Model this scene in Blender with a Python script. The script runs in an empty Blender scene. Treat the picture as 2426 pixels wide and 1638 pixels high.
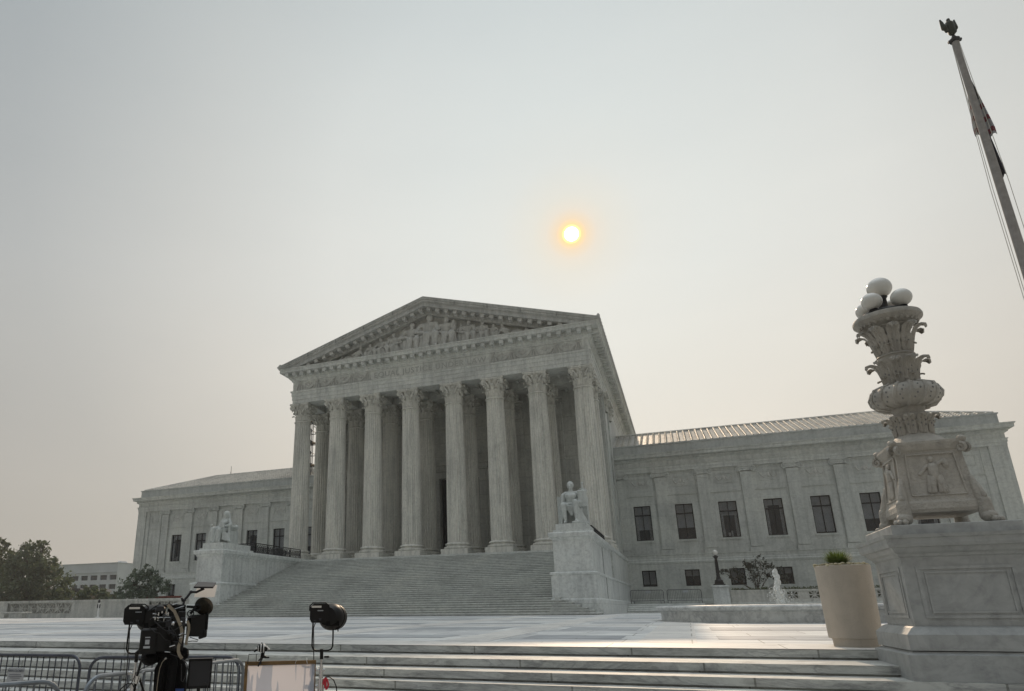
import bpy, math, random
from mathutils import Vector, Matrix
random.seed(7)
PI=math.pi; R=math.radians
scene=bpy.context.scene
COL=scene.collection
# ------------------------------------------------------------------ camera
CAM=Vector((19.9908,-55.6250,0.3008))
YAW,PITCH,ROLL,FPX,PPX,PPY=-0.37807,0.29803,-0.00935,1574.80,-239.19,145.14
_r=Vector((math.cos(YAW),-math.sin(YAW),0)); _f=Vector((math.sin(YAW),math.cos(YAW),0)); _u=Vector((0,0,1))
CF=_f*math.cos(PITCH)+_u*math.sin(PITCH); _U=-_f*math.sin(PITCH)+_u*math.cos(PITCH)
CR=_r*math.cos(ROLL)+_U*math.sin(ROLL); CU=-_r*math.sin(ROLL)+_U*math.cos(ROLL)
cd=bpy.data.cameras.new('camera'); cam=bpy.data.objects.new('camera',cd); COL.objects.link(cam)
cam.matrix_world=Matrix(((CR.x,CU.x,-CF.x,CAM.x),(CR.y,CU.y,-CF.y,CAM.y),(CR.z,CU.z,-CF.z,CAM.z),(0,0,0,1)))
cd.sensor_width=36; cd.sensor_fit='HORIZONTAL'; cd.lens=FPX/2426*36
cd.shift_x=-PPX/2426; cd.shift_y=PPY/2426
cd.clip_start=.05; cd.clip_end=3000
scene.camera=cam
# ------------------------------------------------------------------ world, sun, exposure
SUN=Vector((-0.0927,0.8559,0.5088)).normalized()
w=bpy.data.worlds.new('World'); scene.world=w; w.use_nodes=True
nt=w.node_tree; nt.nodes.clear()
def N(nt,t,**k):
    n=nt.nodes.new(t)
    for a,b in k.items():
        if a.startswith('i_'):
            n.inputs[int(a[2:]) if a[2:].isdigit() else a[2:].replace('_',' ')].default_value=b
        else: setattr(n,a,b)
    return n
def ramp(nt,stops,fac=None,interp='LINEAR'):
    n=nt.nodes.new('ShaderNodeValToRGB'); cr=n.color_ramp; cr.interpolation=interp
    while len(cr.elements)<len(stops): cr.elements.new(.5)
    for e,(p,c) in zip(cr.elements,stops):
        e.position=p; e.color=(c[0],c[1],c[2],1) if isinstance(c,(tuple,list)) else (c,c,c,1)
    if fac is not None: nt.links.new(fac,n.inputs[0])
    return n
L=nt.links.new
out=N(nt,'ShaderNodeOutputWorld'); add=N(nt,'ShaderNodeAddShader'); L(add.outputs[0],out.inputs[0])
sky=N(nt,'ShaderNodeTexSky',sky_type='NISHITA',sun_disc=False,sun_elevation=R(30.6),sun_rotation=R(-6.2),dust_density=.6,air_density=1.0,ozone_density=1)
bg1=N(nt,'ShaderNodeBackground'); bg1.inputs[1].default_value=0.05
hsv=N(nt,'ShaderNodeHueSaturation'); hsv.inputs['Saturation'].default_value=.55; hsv.inputs['Value'].default_value=.06
L(sky.outputs[0],hsv.inputs['Color']); L(hsv.outputs[0],bg1.inputs[0]); L(bg1.outputs[0],add.inputs[0])
tc=N(nt,'ShaderNodeTexCoord'); nrm=N(nt,'ShaderNodeVectorMath',operation='NORMALIZE'); L(tc.outputs['Generated'],nrm.inputs[0])
dt=N(nt,'ShaderNodeVectorMath',operation='DOT_PRODUCT'); dt.inputs[1].default_value=SUN; L(nrm.outputs[0],dt.inputs[0])
ac=N(nt,'ShaderNodeMath',operation='ARCCOSINE',use_clamp=False); L(dt.outputs['Value'],ac.inputs[0])
dv=N(nt,'ShaderNodeMath',operation='DIVIDE'); dv.inputs[1].default_value=PI; L(ac.outputs[0],dv.inputs[0])
hz=ramp(nt,[(0.0,(.80,.80,.76)),(10/180,(.765,.785,.765)),(20/180,(.735,.745,.725)),(30/180,(.625,.63,.615)),(42/180,(.465,.482,.488)),(55/180,(.38,.40,.415)),(80/180,(.31,.33,.345)),(1.0,(.31,.32,.33))],dv.outputs[0])
sep=N(nt,'ShaderNodeSeparateXYZ'); L(nrm.outputs[0],sep.inputs[0])
el=ramp(nt,[(0.0,(1.17,1.02,.87)),(.12,(1.12,1.01,.88)),(.28,(1.06,1.0,.92)),(.45,(1.01,1.0,.97)),(.77,(.805,.86,.89)),(.84,(1.8,1.86,1.92)),(1.0,(4.2,4.3,4.35))],sep.outputs['Z'])  # unseen overhead sky brightened to fill the shaded plaza
mul=N(nt,'ShaderNodeMixRGB',blend_type='MULTIPLY'); mul.inputs[0].default_value=1; L(hz.outputs[0],mul.inputs[1]); L(el.outputs[0],mul.inputs[2])
dq=N(nt,'ShaderNodeMath',operation='DIVIDE'); dq.inputs[1].default_value=R(6); L(ac.outputs[0],dq.inputs[0])
disc=ramp(nt,[(0,(14,13,11)),(.44/6,(14,12.5,10)),(.58/6,(1.2,.8,.15)),(.78/6,(.25,.05,0)),(1.2/6,(.08,0,0)),(2.2/6,(.02,0,0)),(3/6,(0,0,0))],dq.outputs[0])
warm=ramp(nt,[(0,(1,1,1)),(.5/6,(1.2,1.0,.5)),(.8/6,(1.14,.95,.52)),(1.2/6,(1.08,.95,.72)),(2.0/6,(1.04,.98,.89)),(3.2/6,(1.02,.99,.95)),(5.8/6,(1,1,1))],dq.outputs[0])
mw=N(nt,'ShaderNodeMixRGB',blend_type='MULTIPLY'); mw.inputs[0].default_value=1; L(mul.outputs[0],mw.inputs[1]); L(warm.outputs[0],mw.inputs[2])
ad=N(nt,'ShaderNodeMixRGB',blend_type='ADD'); ad.inputs[0].default_value=1; skn=N(nt,'ShaderNodeTexNoise'); skn.inputs['Scale'].default_value=2.2; skn.inputs['Detail'].default_value=4; skm=N(nt,'ShaderNodeMapping'); skm.inputs['Scale'].default_value=(1,1,3.5); L(nrm.outputs[0],skm.inputs[0]); L(skm.outputs[0],skn.inputs['Vector'])
skr=ramp(nt,[(.3,(.975,.978,.98)),(.7,(1.02,1.017,1.012))],skn.outputs[0]); sk2=N(nt,'ShaderNodeMixRGB',blend_type='MULTIPLY'); sk2.inputs[0].default_value=1; L(mw.outputs[0],sk2.inputs[1]); L(skr.outputs[0],sk2.inputs[2]); L(sk2.outputs[0],ad.inputs[1]); L(disc.outputs[0],ad.inputs[2])
bg2=N(nt,'ShaderNodeBackground'); bg2.inputs[1].default_value=1.0; L(ad.outputs[0],bg2.inputs[0]); L(bg2.outputs[0],add.inputs[1])
sl=bpy.data.lights.new('sun','SUN'); sl.energy=2.0; sl.angle=R(.9); sl.color=(1,.76,.53)
so=bpy.data.objects.new('sun',sl); COL.objects.link(so); so.location=(0,0,60)
so.rotation_euler=SUN.to_track_quat('Z','Y').to_euler()
vs=scene.view_settings; vs.view_transform='Standard'; vs.look='None'; vs.exposure=0; vs.gamma=1; vs.use_curve_mapping=False
cy=scene.cycles; cy.max_bounces=6; cy.diffuse_bounces=4; cy.glossy_bounces=3; cy.transmission_bounces=4; cy.transparent_max_bounces=8
# ------------------------------------------------------------------ materials
def mat(name,base=(.5,.5,.5),rough=.6,metal=0,spec=.5,var=.15,scale=3.0,bump=0.0,bscale=40,emit=None):
    m=bpy.data.materials.new(name); m.use_nodes=True; t=m.node_tree; b=t.nodes['Principled BSDF']
    b.inputs['Roughness'].default_value=rough; b.inputs['Metallic'].default_value=metal; b.inputs['Specular IOR Level'].default_value=spec
    g=N(t,'ShaderNodeNewGeometry'); n=N(t,'ShaderNodeTexNoise'); n.inputs['Scale'].default_value=scale; n.inputs['Detail'].default_value=5
    t.links.new(g.outputs['Position'],n.inputs['Vector'])
    r=ramp(t,[(.3,tuple(c*(1-var) for c in base)),(.7,tuple(min(1,c*(1+var)) for c in base))],n.outputs[0])
    t.links.new(r.outputs[0],b.inputs['Base Color'])
    if bump:
        n2=N(t,'ShaderNodeTexNoise'); n2.inputs['Scale'].default_value=bscale; n2.inputs['Detail'].default_value=4
        t.links.new(g.outputs['Position'],n2.inputs['Vector'])
        bp=N(t,'ShaderNodeBump'); bp.inputs['Strength'].default_value=bump; bp.inputs['Distance'].default_value=.02
        t.links.new(n2.outputs[0],bp.inputs['Height']); t.links.new(bp.outputs[0],b.inputs['Normal'])
    return m
def marble(name,base=(.6,.61,.58),rough=.6,big=.22,streak=.3,vein=.3,vscale=.8,joints=None,axis='XZ',offset=.5,mort=.012,blockvar=.10,bump=.25,bscale=25,fine=.12,stretch=None):
    m=bpy.data.materials.new(name); m.use_nodes=True; t=m.node_tree; K=t.links.new; b=t.nodes['Principled BSDF']
    b.inputs['Roughness'].default_value=rough
    g=N(t,'ShaderNodeNewGeometry'); pos=g.outputs['Position']
    if stretch:
        mp=N(t,'ShaderNodeMapping'); mp.inputs['Scale'].default_value=stretch; K(pos,mp.inputs[0]); vp=mp.outputs[0]
    else: vp=pos
    def noise(sc,vec,det=5,dist=0,ro=.55):
        n=N(t,'ShaderNodeTexNoise'); n.inputs['Scale'].default_value=sc; n.inputs['Detail'].default_value=det; n.inputs['Distortion'].default_value=dist; n.inputs['Roughness'].default_value=ro
        K(vec,n.inputs['Vector']); return n.outputs[0]
    cur=None
    def mult(col,fac=1.0):
        nonlocal cur
        if cur is None: cur=col; return
        x=N(t,'ShaderNodeMixRGB',blend_type='MULTIPLY'); x.inputs[0].default_value=fac; K(cur,x.inputs[1]); K(col,x.inputs[2]); cur=x.outputs[0]
    c=base
    mult(ramp(t,[(.28,tuple(v*(1-big) for v in c)),(.5,c),(.74,(c[0]*(1+big*.5),c[1]*(1+big*.42),c[2]*(1+big*.32)))],noise(.35,pos,6,.4)).outputs[0])
    if fine: mult(ramp(t,[(.3,1-fine*1.6),(.55,1.0),(.8,1.0)],noise(5.5,vp,7,.5,.65)).outputs[0])
    if streak:
        mp2=N(t,'ShaderNodeMapping'); mp2.inputs['Scale'].default_value=(3.2,3.2,.22); K(pos,mp2.inputs[0])
        mult(ramp(t,[(.34,(1-streak,1-streak*.97,1-streak*.95)),(.56,(1,1,1))],noise(1.0,mp2.outputs[0],6,0,.62)).outputs[0])
    if vein:
        nn=noise(vscale,vp,5,1.6,.6)
        mult(ramp(t,[(.455,(1,1,1)),(.49,(1-vein,1-vein,1-vein*.92)),(.505,(1-vein*.6,1-vein*.6,1-vein*.55)),(.54,(1,1,1))],nn).outputs[0])
    if joints:
        s=N(t,'ShaderNodeSeparateXYZ'); K(pos,s.inputs[0]); cb=N(t,'ShaderNodeCombineXYZ')
        if axis=='XZ':
            a=N(t,'ShaderNodeMath',operation='ADD'); K(s.outputs[0],a.inputs[0]); K(s.outputs[1],a.inputs[1]); K(a.outputs[0],cb.inputs[0]); K(s.outputs[2],cb.inputs[1])
        else: K(s.outputs[0],cb.inputs[0]); K(s.outputs[1],cb.inputs[1])
        br=N(t,'ShaderNodeTexBrick'); br.offset=offset; br.inputs['Scale'].default_value=1; br.inputs['Brick Width'].default_value=joints[0]; br.inputs['Row Height'].default_value=joints[1]
        br.inputs['Mortar Size'].default_value=mort; br.inputs['Mortar Smooth'].default_value=.1
        br.inputs['Color1'].default_value=(1-blockvar,1-blockvar,1-blockvar*.9,1); br.inputs['Color2'].default_value=(1,1,.99,1); br.inputs['Mortar'].default_value=(.5,.5,.48,1)
        K(cb.outputs[0],br.inputs['Vector']); mult(br.outputs[0])
    K(cur,b.inputs['Base Color'])
    if bump:
        bp=N(t,'ShaderNodeBump'); bp.inputs['Strength'].default_value=bump; bp.inputs['Distance'].default_value=.02
        K(noise(bscale,pos,5),bp.inputs['Height']); K(bp.outputs[0],b.inputs['Normal'])
    return m
M_wall=marble('marble_wall',(.54,.56,.53),.6,joints=(2.6,1.25),mort=.004,blockvar=.07,streak=.18,vein=.12,vscale=.5)
M_trim=marble('marble_trim',(.65,.665,.63),.6,streak=.22,vein=.12,vscale=.6)
M_col=marble('marble_column',(.70,.69,.63),.6,streak=.26,vein=.1,vscale=.6,big=.16)
M_inner=marble('marble_porch',(.66,.665,.62),.65,joints=(2.4,1.4),mort=.01,streak=.15,vein=.1)
M_ped=marble('marble_cheek',(.65,.675,.655),.6,streak=.2,vein=.11,vscale=.55,big=.2,fine=.16)
M_stair=marble('marble_stairs',(.60,.62,.59),.6,streak=.12,vein=.12,vscale=.5,fine=.14)
M_statue=marble('marble_statue',(.54,.57,.55),.55,streak=.2,vein=.1,bump=.2)
M_relief=marble('marble_relief',(.58,.58,.55),.7,streak=.2,vein=.1)
M_tymp=marble('marble_tympanum',(.54,.54,.51),.75,streak=.2,vein=.1)
M_weather=marble('marble_weathered',(.50,.505,.48),.65,streak=.26,vein=.1,big=.25)
M_wtrim=marble('marble_wing_trim',(.55,.57,.54),.6,streak=.2,vein=.1,vscale=.6)
M_parap=marble('marble_parapet',(.46,.48,.465),.65,streak=.16,vein=.1,big=.2)
M_lamp=marble('marble_lamp',(.42,.40,.36),.6,streak=.25,vein=.10,vscale=3,bump=.9,bscale=30)
M_lped=marble('marble_lamp_pedestal',(.40,.412,.405),.5,streak=.12,vein=.12,vscale=1.1,fine=.16,bump=.1)
M_step=marble('marble_steps',(.58,.59,.56),.5,streak=0,vein=.3,vscale=1.2,fine=.3,big=.3,joints=(2.35,50),mort=.012,offset=0,stretch=(.5,1,2))
M_fount=marble('marble_fountain',(.60,.61,.59),.5,streak=.1,vein=.22,vscale=.8,fine=.2)
M_bal=marble('marble_balustrade',(.52,.52,.48),.6,streak=.3,vein=.15)
M_joint_hole=mat('joint_and_hole_shade',(.20,.205,.20),.8,var=.1)  # stone joints, slots and the painted shade of drilled holes
M_tile=marble('marble_roof_tile',(.56,.54,.49),.52,streak=0,vein=0,big=.3,fine=.3)
M_bronze=mat('dark_bronze',(.006,.006,.008),.5,0,.3,var=.3)
M_glass=mat('window_glass',(.03,.04,.05),.06,0,.6,var=.2,scale=.6); M_glass.node_tree.nodes['Principled BSDF'].inputs['Alpha'].default_value=.30
M_blind=mat('window_blind',(.62,.65,.67),.7,var=.12,scale=2)
M_curt=mat('window_curtain',(.75,.76,.75),.8,var=.2,scale=6)
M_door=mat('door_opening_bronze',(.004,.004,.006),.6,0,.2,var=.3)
M_iron=mat('black_iron',(.012,.012,.014),.5,.2,var=.2)
M_globe=mat('opal_glass_globe',(.62,.61,.57),.12,0,.6,var=.05)
M_concrete=marble('planter_concrete',(.49,.445,.385),.88,big=.05,streak=.10,vein=0,fine=.06,bump=.5,bscale=110)
M_galv=mat('galvanised_steel',(.07,.078,.10),.45,.4,var=.25,scale=9)
M_galv2=mat('bright_galvanised_steel',(.21,.235,.26),.42,.5,var=.2,scale=9)
M_grayfence=mat('grey_fence_steel',(.12,.125,.125),.55,.3,var=.2)
M_black=mat('black_plastic',(.0035,.0035,.004),.42,0,.28,var=.3,scale=12)
M_blackrough=mat('black_nylon',(.004,.004,.0045),.85,0,.2,var=.4,scale=20,bump=.6,bscale=90)
M_foam=mat('fuzzy_windscreen',(.026,.022,.015),.95,0,.2,var=.4,scale=40,bump=1.0,bscale=160)
M_chrome=mat('chrome',(.7,.7,.7),.18,1,var=.05)
M_strap=mat('tan_webbing',(.26,.22,.165),.8,var=.2,scale=30)
M_cable=mat('cable_rubber',(.01,.01,.011),.45,var=.1)
M_paper=mat('cream_card',(.80,.80,.80),.7,var=.02)
def translucent(m,f):
    t=m.node_tree; b=t.nodes['Principled BSDF']; tr=N(t,'ShaderNodeBsdfTranslucent'); src=b.inputs['Base Color'].links[0].from_socket
    t.links.new(src,tr.inputs[0]); mx=N(t,'ShaderNodeMixShader'); mx.inputs[0].default_value=f; t.links.new(b.outputs[0],mx.inputs[1]); t.links.new(tr.outputs[0],mx.inputs[2]); t.links.new(mx.outputs[0],t.nodes['Material Output'].inputs[0])
translucent(M_paper,.75)
M_darkpanel=mat('dark_grey_panel',(.022,.022,.026),.45,0,.35,var=.1)
M_wood=mat('board_wood',(.17,.10,.035),.6,var=.3,scale=14)
M_red=mat('red_plastic',(.55,.03,.05),.4,var=.1)
M_blue=mat('blue_fabric',(.03,.06,.2),.8,var=.2)
M_signw=mat('sign_white',(.42,.44,.46),.5,var=.05)
M_ink=mat('sign_lettering',(.10,.11,.14),.6,var=.05)
M_pole=mat('painted_flagpole',(.27,.255,.245),.75,0,.25,var=.15,scale=5)
M_rope=mat('pale_rope',(.5,.48,.42),.7,var=.1)
M_eagle=mat('bronze_finial',(.03,.035,.025),.6,.3,var=.3)
M_flagr=mat('flag_red',(.14,.015,.03),.8,var=.1)
M_flagw=mat('flag_white',(.30,.30,.32),.8,var=.1)
M_flagb=mat('flag_navy',(.012,.014,.03),.8,var=.2)
M_bark=mat('bark',(.07,.055,.04),.9,var=.3,scale=12)
M_asph=mat('sidewalk_concrete',(.30,.29,.27),.9,var=.15,scale=2,bump=.4)
M_grass=mat('lawn_grass',(.05,.08,.03),.95,var=.35,scale=1.5,bump=.6)
M_office=mat('office_concrete',(.64,.66,.68),.85,var=.08,scale=.3)
M_offwin=mat('office_window',(.05,.06,.075),.3,var=.3,scale=.2)
M_brick=mat('red_brick',(.22,.07,.05),.9,var=.25,scale=6)
M_house=mat('house_brick',(.16,.12,.09),.9,var=.25,scale=2)
M_white=mat('white_paint',(.75,.75,.73),.6,var=.05)
M_scaf=mat('scaffold_steel',(.06,.06,.06),.6,.3,var=.2)
M_gravel=mat('pale_mulch',(.42,.38,.26),.95,var=.3,scale=50)
def foliage(name,dark,light,sc=.6):
    m=bpy.data.materials.new(name); m.use_nodes=True; t=m.node_tree; b=t.nodes['Principled BSDF']; K=t.links.new
    b.inputs['Roughness'].default_value=.55
    g=N(t,'ShaderNodeNewGeometry'); n=N(t,'ShaderNodeTexNoise'); n.inputs['Scale'].default_value=sc; n.inputs['Detail'].default_value=8; n.inputs['Roughness'].default_value=.8; K(g.outputs['Position'],n.inputs['Vector'])
    r=ramp(t,[(.32,dark),(.68,light)],n.outputs[0]); K(r.outputs[0],b.inputs['Base Color'])
    tr=N(t,'ShaderNodeBsdfTranslucent'); K(r.outputs[0],tr.inputs[0]); mx=N(t,'ShaderNodeMixShader'); mx.inputs[0].default_value=.4
    K(b.outputs[0],mx.inputs[1]); K(tr.outputs[0],mx.inputs[2]); K(mx.outputs[0],t.nodes['Material Output'].inputs[0]); return m
M_leaf1=foliage('oak_leaves',(.04,.055,.03),(.17,.20,.10),.9)
M_leaf2=foliage('magnolia_leaves',(.06,.08,.055),(.20,.23,.16),1.6)
M_leaf3=foliage('yellow_green_leaves',(.045,.06,.02),(.13,.14,.045))
M_leaf4=foliage('sparse_grey_leaves',(.04,.045,.035),(.10,.105,.08),1.5)
M_bushg=foliage('conifer_needles',(.06,.09,.02),(.20,.26,.06),8)
def water_mat(name,c=(.9,.95,.95),rough=.1,alpha=.6):
    m=bpy.data.materials.new(name); m.use_nodes=True; b=m.node_tree.nodes['Principled BSDF']
    b.inputs['Base Color'].default_value=(*c,1); b.inputs['Roughness'].default_value=rough; b.inputs['Transmission Weight'].default_value=alpha; b.inputs['IOR'].default_value=1.33
    return m
M_jet=water_mat('fountain_water',(.93,.95,.95),.3,.2); M_jet.node_tree.nodes['Principled BSDF'].inputs['Alpha'].default_value=.62
M_pool=water_mat('pool_water',(.2,.26,.26),.05,.2)
# ------------------------------------------------------------------ mesh helpers
class MB:
    def __init__(s): s.v=[]; s.f=[]
    def add(s,vs,fs):
        o=len(s.v); s.v+= [tuple(v) for v in vs]; s.f+=[tuple(i+o for i in f) for f in fs]; return s
    def box(s,x0,x1,y0,y1,z0,z1):
        if x0>x1:x0,x1=x1,x0
        if y0>y1:y0,y1=y1,y0
        return s.add([(x0,y0,z0),(x1,y0,z0),(x1,y1,z0),(x0,y1,z0),(x0,y0,z1),(x1,y0,z1),(x1,y1,z1),(x0,y1,z1)],[(0,3,2,1),(4,5,6,7),(0,1,5,4),(1,2,6,5),(2,3,7,6),(3,0,4,7)])
    def obox(s,c,ax,ay,az,sx,sy,sz):
        c=Vector(c); vs=[]
        for k in(-1,1):
            for (i,j) in ((-1,-1),(1,-1),(1,1),(-1,1)): vs.append(c+ax*(i*sx/2)+ay*(j*sy/2)+az*(k*sz/2))
        return s.add(vs,[(0,3,2,1),(4,5,6,7),(0,1,5,4),(1,2,6,5),(2,3,7,6),(3,0,4,7)])
    def bbox(s,x0,x1,y0,y1,z0,z1,b=.02):   # box with chamfered edges (prism in z, chamfer top)
        pts=[(x0+b,y0),(x1-b,y0),(x1,y0+b),(x1,y1-b),(x1-b,y1),(x0+b,y1),(x0,y1-b),(x0,y0+b)]
        cx,cyy=(x0+x1)/2,(y0+y1)/2
        ins=[(cx+(p[0]-cx)*(1-b/(abs(x1-x0)/2)),cyy+(p[1]-cyy)*(1-b/(abs(y1-y0)/2))) for p in pts]
        vs=[(p[0],p[1],z0) for p in pts]+[(p[0],p[1],z1-b) for p in pts]+[(p[0],p[1],z1) for p in ins]
        fs=[tuple(reversed(range(8))),tuple(range(16,24))]
        for i in range(8):
            j=(i+1)%8; fs+=[(i,j,8+j,8+i),(8+i,8+j,16+j,16+i)]
        return s.add(vs,fs)
    def lathe(s,prof,c=(0,0,0),n=32,a0=0,a1=2*PI,cap=True):
        full=abs(a1-a0-2*PI)<1e-6; m=n if full else n+1; vs=[]
        for r,z in prof:
            for i in range(m):
                a=a0+(a1-a0)*i/n; vs.append((c[0]+r*math.cos(a),c[1]+r*math.sin(a),c[2]+z))
        fs=[]
        for k in range(len(prof)-1):
            for i in range(n):
                j=(i+1)%m; fs.append((k*m+i,k*m+j,(k+1)*m+j,(k+1)*m+i))
        if cap and full: fs.append(tuple(reversed(range(m)))); fs.append(tuple(range((len(prof)-1)*m,len(prof)*m)))
        return s.add(vs,fs)
    def tube(s,pts,r,n=6,closed=False,r1=None):
        pts=[Vector(p) for p in pts]; k=len(pts); vs=[]; 
        if k<2: return s
        t0=(pts[1]-pts[0]).normalized(); ref=Vector((0,0,1)) if abs(t0.z)<.9 else Vector((1,0,0)); nv=t0.cross(ref).normalized()
        for i,p in enumerate(pts):
            a=pts[(i-1)%k] if (closed or i>0) else p; b=pts[(i+1)%k] if (closed or i<k-1) else p
            t=(b-a).normalized(); nv=(nv-t*nv.dot(t)); nv=nv.normalized() if nv.length>1e-6 else t.orthogonal().normalized(); bn=t.cross(nv)
            rr=r if r1 is None else r+(r1-r)*i/(k-1)
            for j in range(n):
                an=2*PI*j/n; vs.append(p+nv*(rr*math.cos(an))+bn*(rr*math.sin(an)))
        fs=[]
        for i in range(k if closed else k-1):
            for j in range(n):
                i2=(i+1)%k; fs.append((i*n+j,i*n+(j+1)%n,i2*n+(j+1)%n,i2*n+j))
        if not closed: fs.append(tuple(reversed(range(n)))); fs.append(tuple(range((k-1)*n,k*n)))
        return s.add(vs,fs)
    def capsule(s,p0,p1,r0,r1,n=10):
        p0=Vector(p0);p1=Vector(p1); d=p1-p0; l=d.length
        t=d.normalized() if l>1e-6 else Vector((0,0,1)); a=t.orthogonal().normalized(); b=t.cross(a); vs=[]; rings=[]
        for k in range(1,4):
            an=PI/2*(1-k/4); rings.append((p0-t*(r0*math.sin(an)),r0*math.cos(an)))
        rings.append((p0,r0)); rings.append((p1,r1))
        for k in range(1,4):
            an=PI/2*(k/4); rings.append((p1+t*(r1*math.sin(an)),r1*math.cos(an)))
        for c,r in rings:
            for j in range(n):
                an=2*PI*j/n; vs.append(c+a*(r*math.cos(an))+b*(r*math.sin(an)))
        fs=[(i*n+j,i*n+(j+1)%n,(i+1)*n+(j+1)%n,(i+1)*n+j) for i in range(len(rings)-1) for j in range(n)]
        fs.append(tuple(reversed(range(n)))); fs.append(tuple(range((len(rings)-1)*n,len(rings)*n)))
        return s.add(vs,fs)
    def ell(s,c,rx,ry,rz,n=12,m=8,rot=None):
        vs=[];c=Vector(c)
        for i in range(1,m):
            th=PI*i/m
            for j in range(n):
                ph=2*PI*j/n; v=Vector((rx*math.sin(th)*math.cos(ph),ry*math.sin(th)*math.sin(ph),rz*math.cos(th)))
                if rot is not None: v=rot@v
                vs.append(c+v)
        tv=Vector((0,0,rz)); 
        if rot is not None: tv=rot@tv
        vs.append(c+tv); vs.append(c-tv); T=len(vs)-2; B=T+1
        fs=[(i*n+j,(i+1)*n+j,(i+1)*n+(j+1)%n,i*n+(j+1)%n) for i in range(m-2) for j in range(n)]
        fs+=[(T,j,(j+1)%n) for j in range(n)]+[(B,(m-2)*n+(j+1)%n,(m-2)*n+j) for j in range(n)]
        return s.add(vs,fs)
    def prism(s,poly,d0,d1,plane='XZ'):   # polygon extruded along the third axis
        n=len(poly); f={'XZ':lambda a,b,d:(a,d,b),'YZ':lambda a,b,d:(d,a,b),'XY':lambda a,b,d:(a,b,d)}[plane]
        vs=[f(a,b,d0) for a,b in poly]+[f(a,b,d1) for a,b in poly]
        fs=[tuple(range(n)),tuple(reversed(range(n,2*n)))]+[(i,n+i,n+(i+1)%n,(i+1)%n) for i in range(n)]
        return s.add(vs,fs)
    def sweep(s,path,prof,closed=False):
        """profile (outward offset, z) swept along a plan path; outward is to the right of travel; mitred"""
        P=[Vector((p[0],p[1])) for p in path]; k=len(P); vs=[]; m=len(prof)
        for i in range(k):
            a=P[(i-1)%k] if (closed or i>0) else None; b=P[(i+1)%k] if (closed or i<k-1) else None
            d1=(P[i]-a).normalized() if a is not None else None; d2=(b-P[i]).normalized() if b is not None else None
            if d1 is None: d1=d2
            if d2 is None: d2=d1
            n1=Vector((d1.y,-d1.x)); n2=Vector((d2.y,-d2.x)); mm=(n1+n2); mm=mm/max(.2,(mm.dot(n1)))
            for o,z in prof: vs.append((P[i].x+mm.x*o,P[i].y+mm.y*o,z))
        fs=[]
        for i in range(k if closed else k-1):
            j=(i+1)%k
            for q in range(m-1): fs.append((i*m+q,j*m+q,j*m+q+1,i*m+q+1))
        if not closed: fs.append(tuple(range(m))); fs.append(tuple(reversed(range((k-1)*m,k*m))))
        return s.add(vs,fs)
    def wall(s,x0,x1,z0,z1,y,holes,depth,flip=1):
        """wall plane at y with rectangular holes that have reveals going back by depth"""
        xs=sorted({x0,x1,*[h[0] for h in holes],*[h[1] for h in holes]}); zs=sorted({z0,z1,*[h[2] for h in holes],*[h[3] for h in holes]})
        for i in range(len(xs)-1):
            for j in range(len(zs)-1):
                cx,cz=(xs[i]+xs[i+1])/2,(zs[j]+zs[j+1])/2
                if any(h[0]<cx<h[1] and h[2]<cz<h[3] for h in holes): continue
                s.add([(xs[i],y,zs[j]),(xs[i+1],y,zs[j]),(xs[i+1],y,zs[j+1]),(xs[i],y,zs[j+1])],[(0,1,2,3)])
        for a,b,c,d in holes:
            s.add([(a,y,c),(b,y,c),(b,y,d),(a,y,d),(a,y+depth,c),(b,y+depth,c),(b,y+depth,d),(a,y+depth,d)],[(0,4,5,1),(1,5,6,2),(2,6,7,3),(3,7,4,0)])
        return s
    def mesh(s,name):
        me=bpy.data.meshes.new(name); me.from_pydata(s.v,[],s.f); me.validate(); me.update(); return me
def wloc(o):
    v=Vector((0,0,0))
    while o is not None: v+=o.location; o=o.parent
    return v
def obj(name,mb,m,parent=None,smooth=False,local=False,label=None):
    me=mb.mesh(name) if isinstance(mb,MB) else mb
    me.materials.clear(); me.materials.append(m)
    if smooth:
        for p in me.polygons: p.use_smooth=True
        if smooth!='all':
            try: me.set_sharp_from_angle(angle=R(38))
            except Exception: pass
    o=bpy.data.objects.new(name,me); COL.objects.link(o)
    if parent is not None:
        o.parent=parent
        if not local: o.location=-wloc(parent)
    if label: o['label']=label
    return o
def thing(name,label,cat,loc=(0,0,0),rz=0,group=None):
    o=bpy.data.objects.new(name,None); COL.objects.link(o); o.empty_display_size=.2; o.location=loc; o.rotation_euler=(0,0,rz)
    o['label']=label; o['category']=cat
    if group:o['group']=group
    return o
def tag(o,label,cat,group=None,kind=None):
    o['label']=label; o['category']=cat
    if group:o['group']=group
    if kind:o['kind']=kind
    return o
def struct(name,mb,m,smooth=False):
    o=obj(name,mb,m,None,smooth); o['kind']='structure'; return o
def dup(root,loc=None,rz=None,label=None):
    c=root.copy(); COL.objects.link(c)
    if loc is not None: c.location=loc
    if rz is not None: c.rotation_euler=(0,0,rz)
    if label: c['label']=label
    def rec(src,dst):
        for ch in list(src.children):
            d=ch.copy(); COL.objects.link(d); d.parent=dst; d.matrix_parent_inverse=ch.matrix_parent_inverse.copy(); rec(ch,d)
    rec(root,c); return c
def remesh(mb,vox,smooth=2):
    me=mb.mesh('tmp'); o=bpy.data.objects.new('tmp',me); COL.objects.link(o)
    md=o.modifiers.new('r','REMESH'); md.mode='VOXEL'; md.voxel_size=vox
    if smooth:
        s=o.modifiers.new('s','SMOOTH'); s.factor=.5; s.iterations=smooth
    dg=bpy.context.evaluated_depsgraph_get(); r=bpy.data.meshes.new_from_object(o.evaluated_get(dg)); bpy.data.objects.remove(o); bpy.data.meshes.remove(me)
    return r
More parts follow.
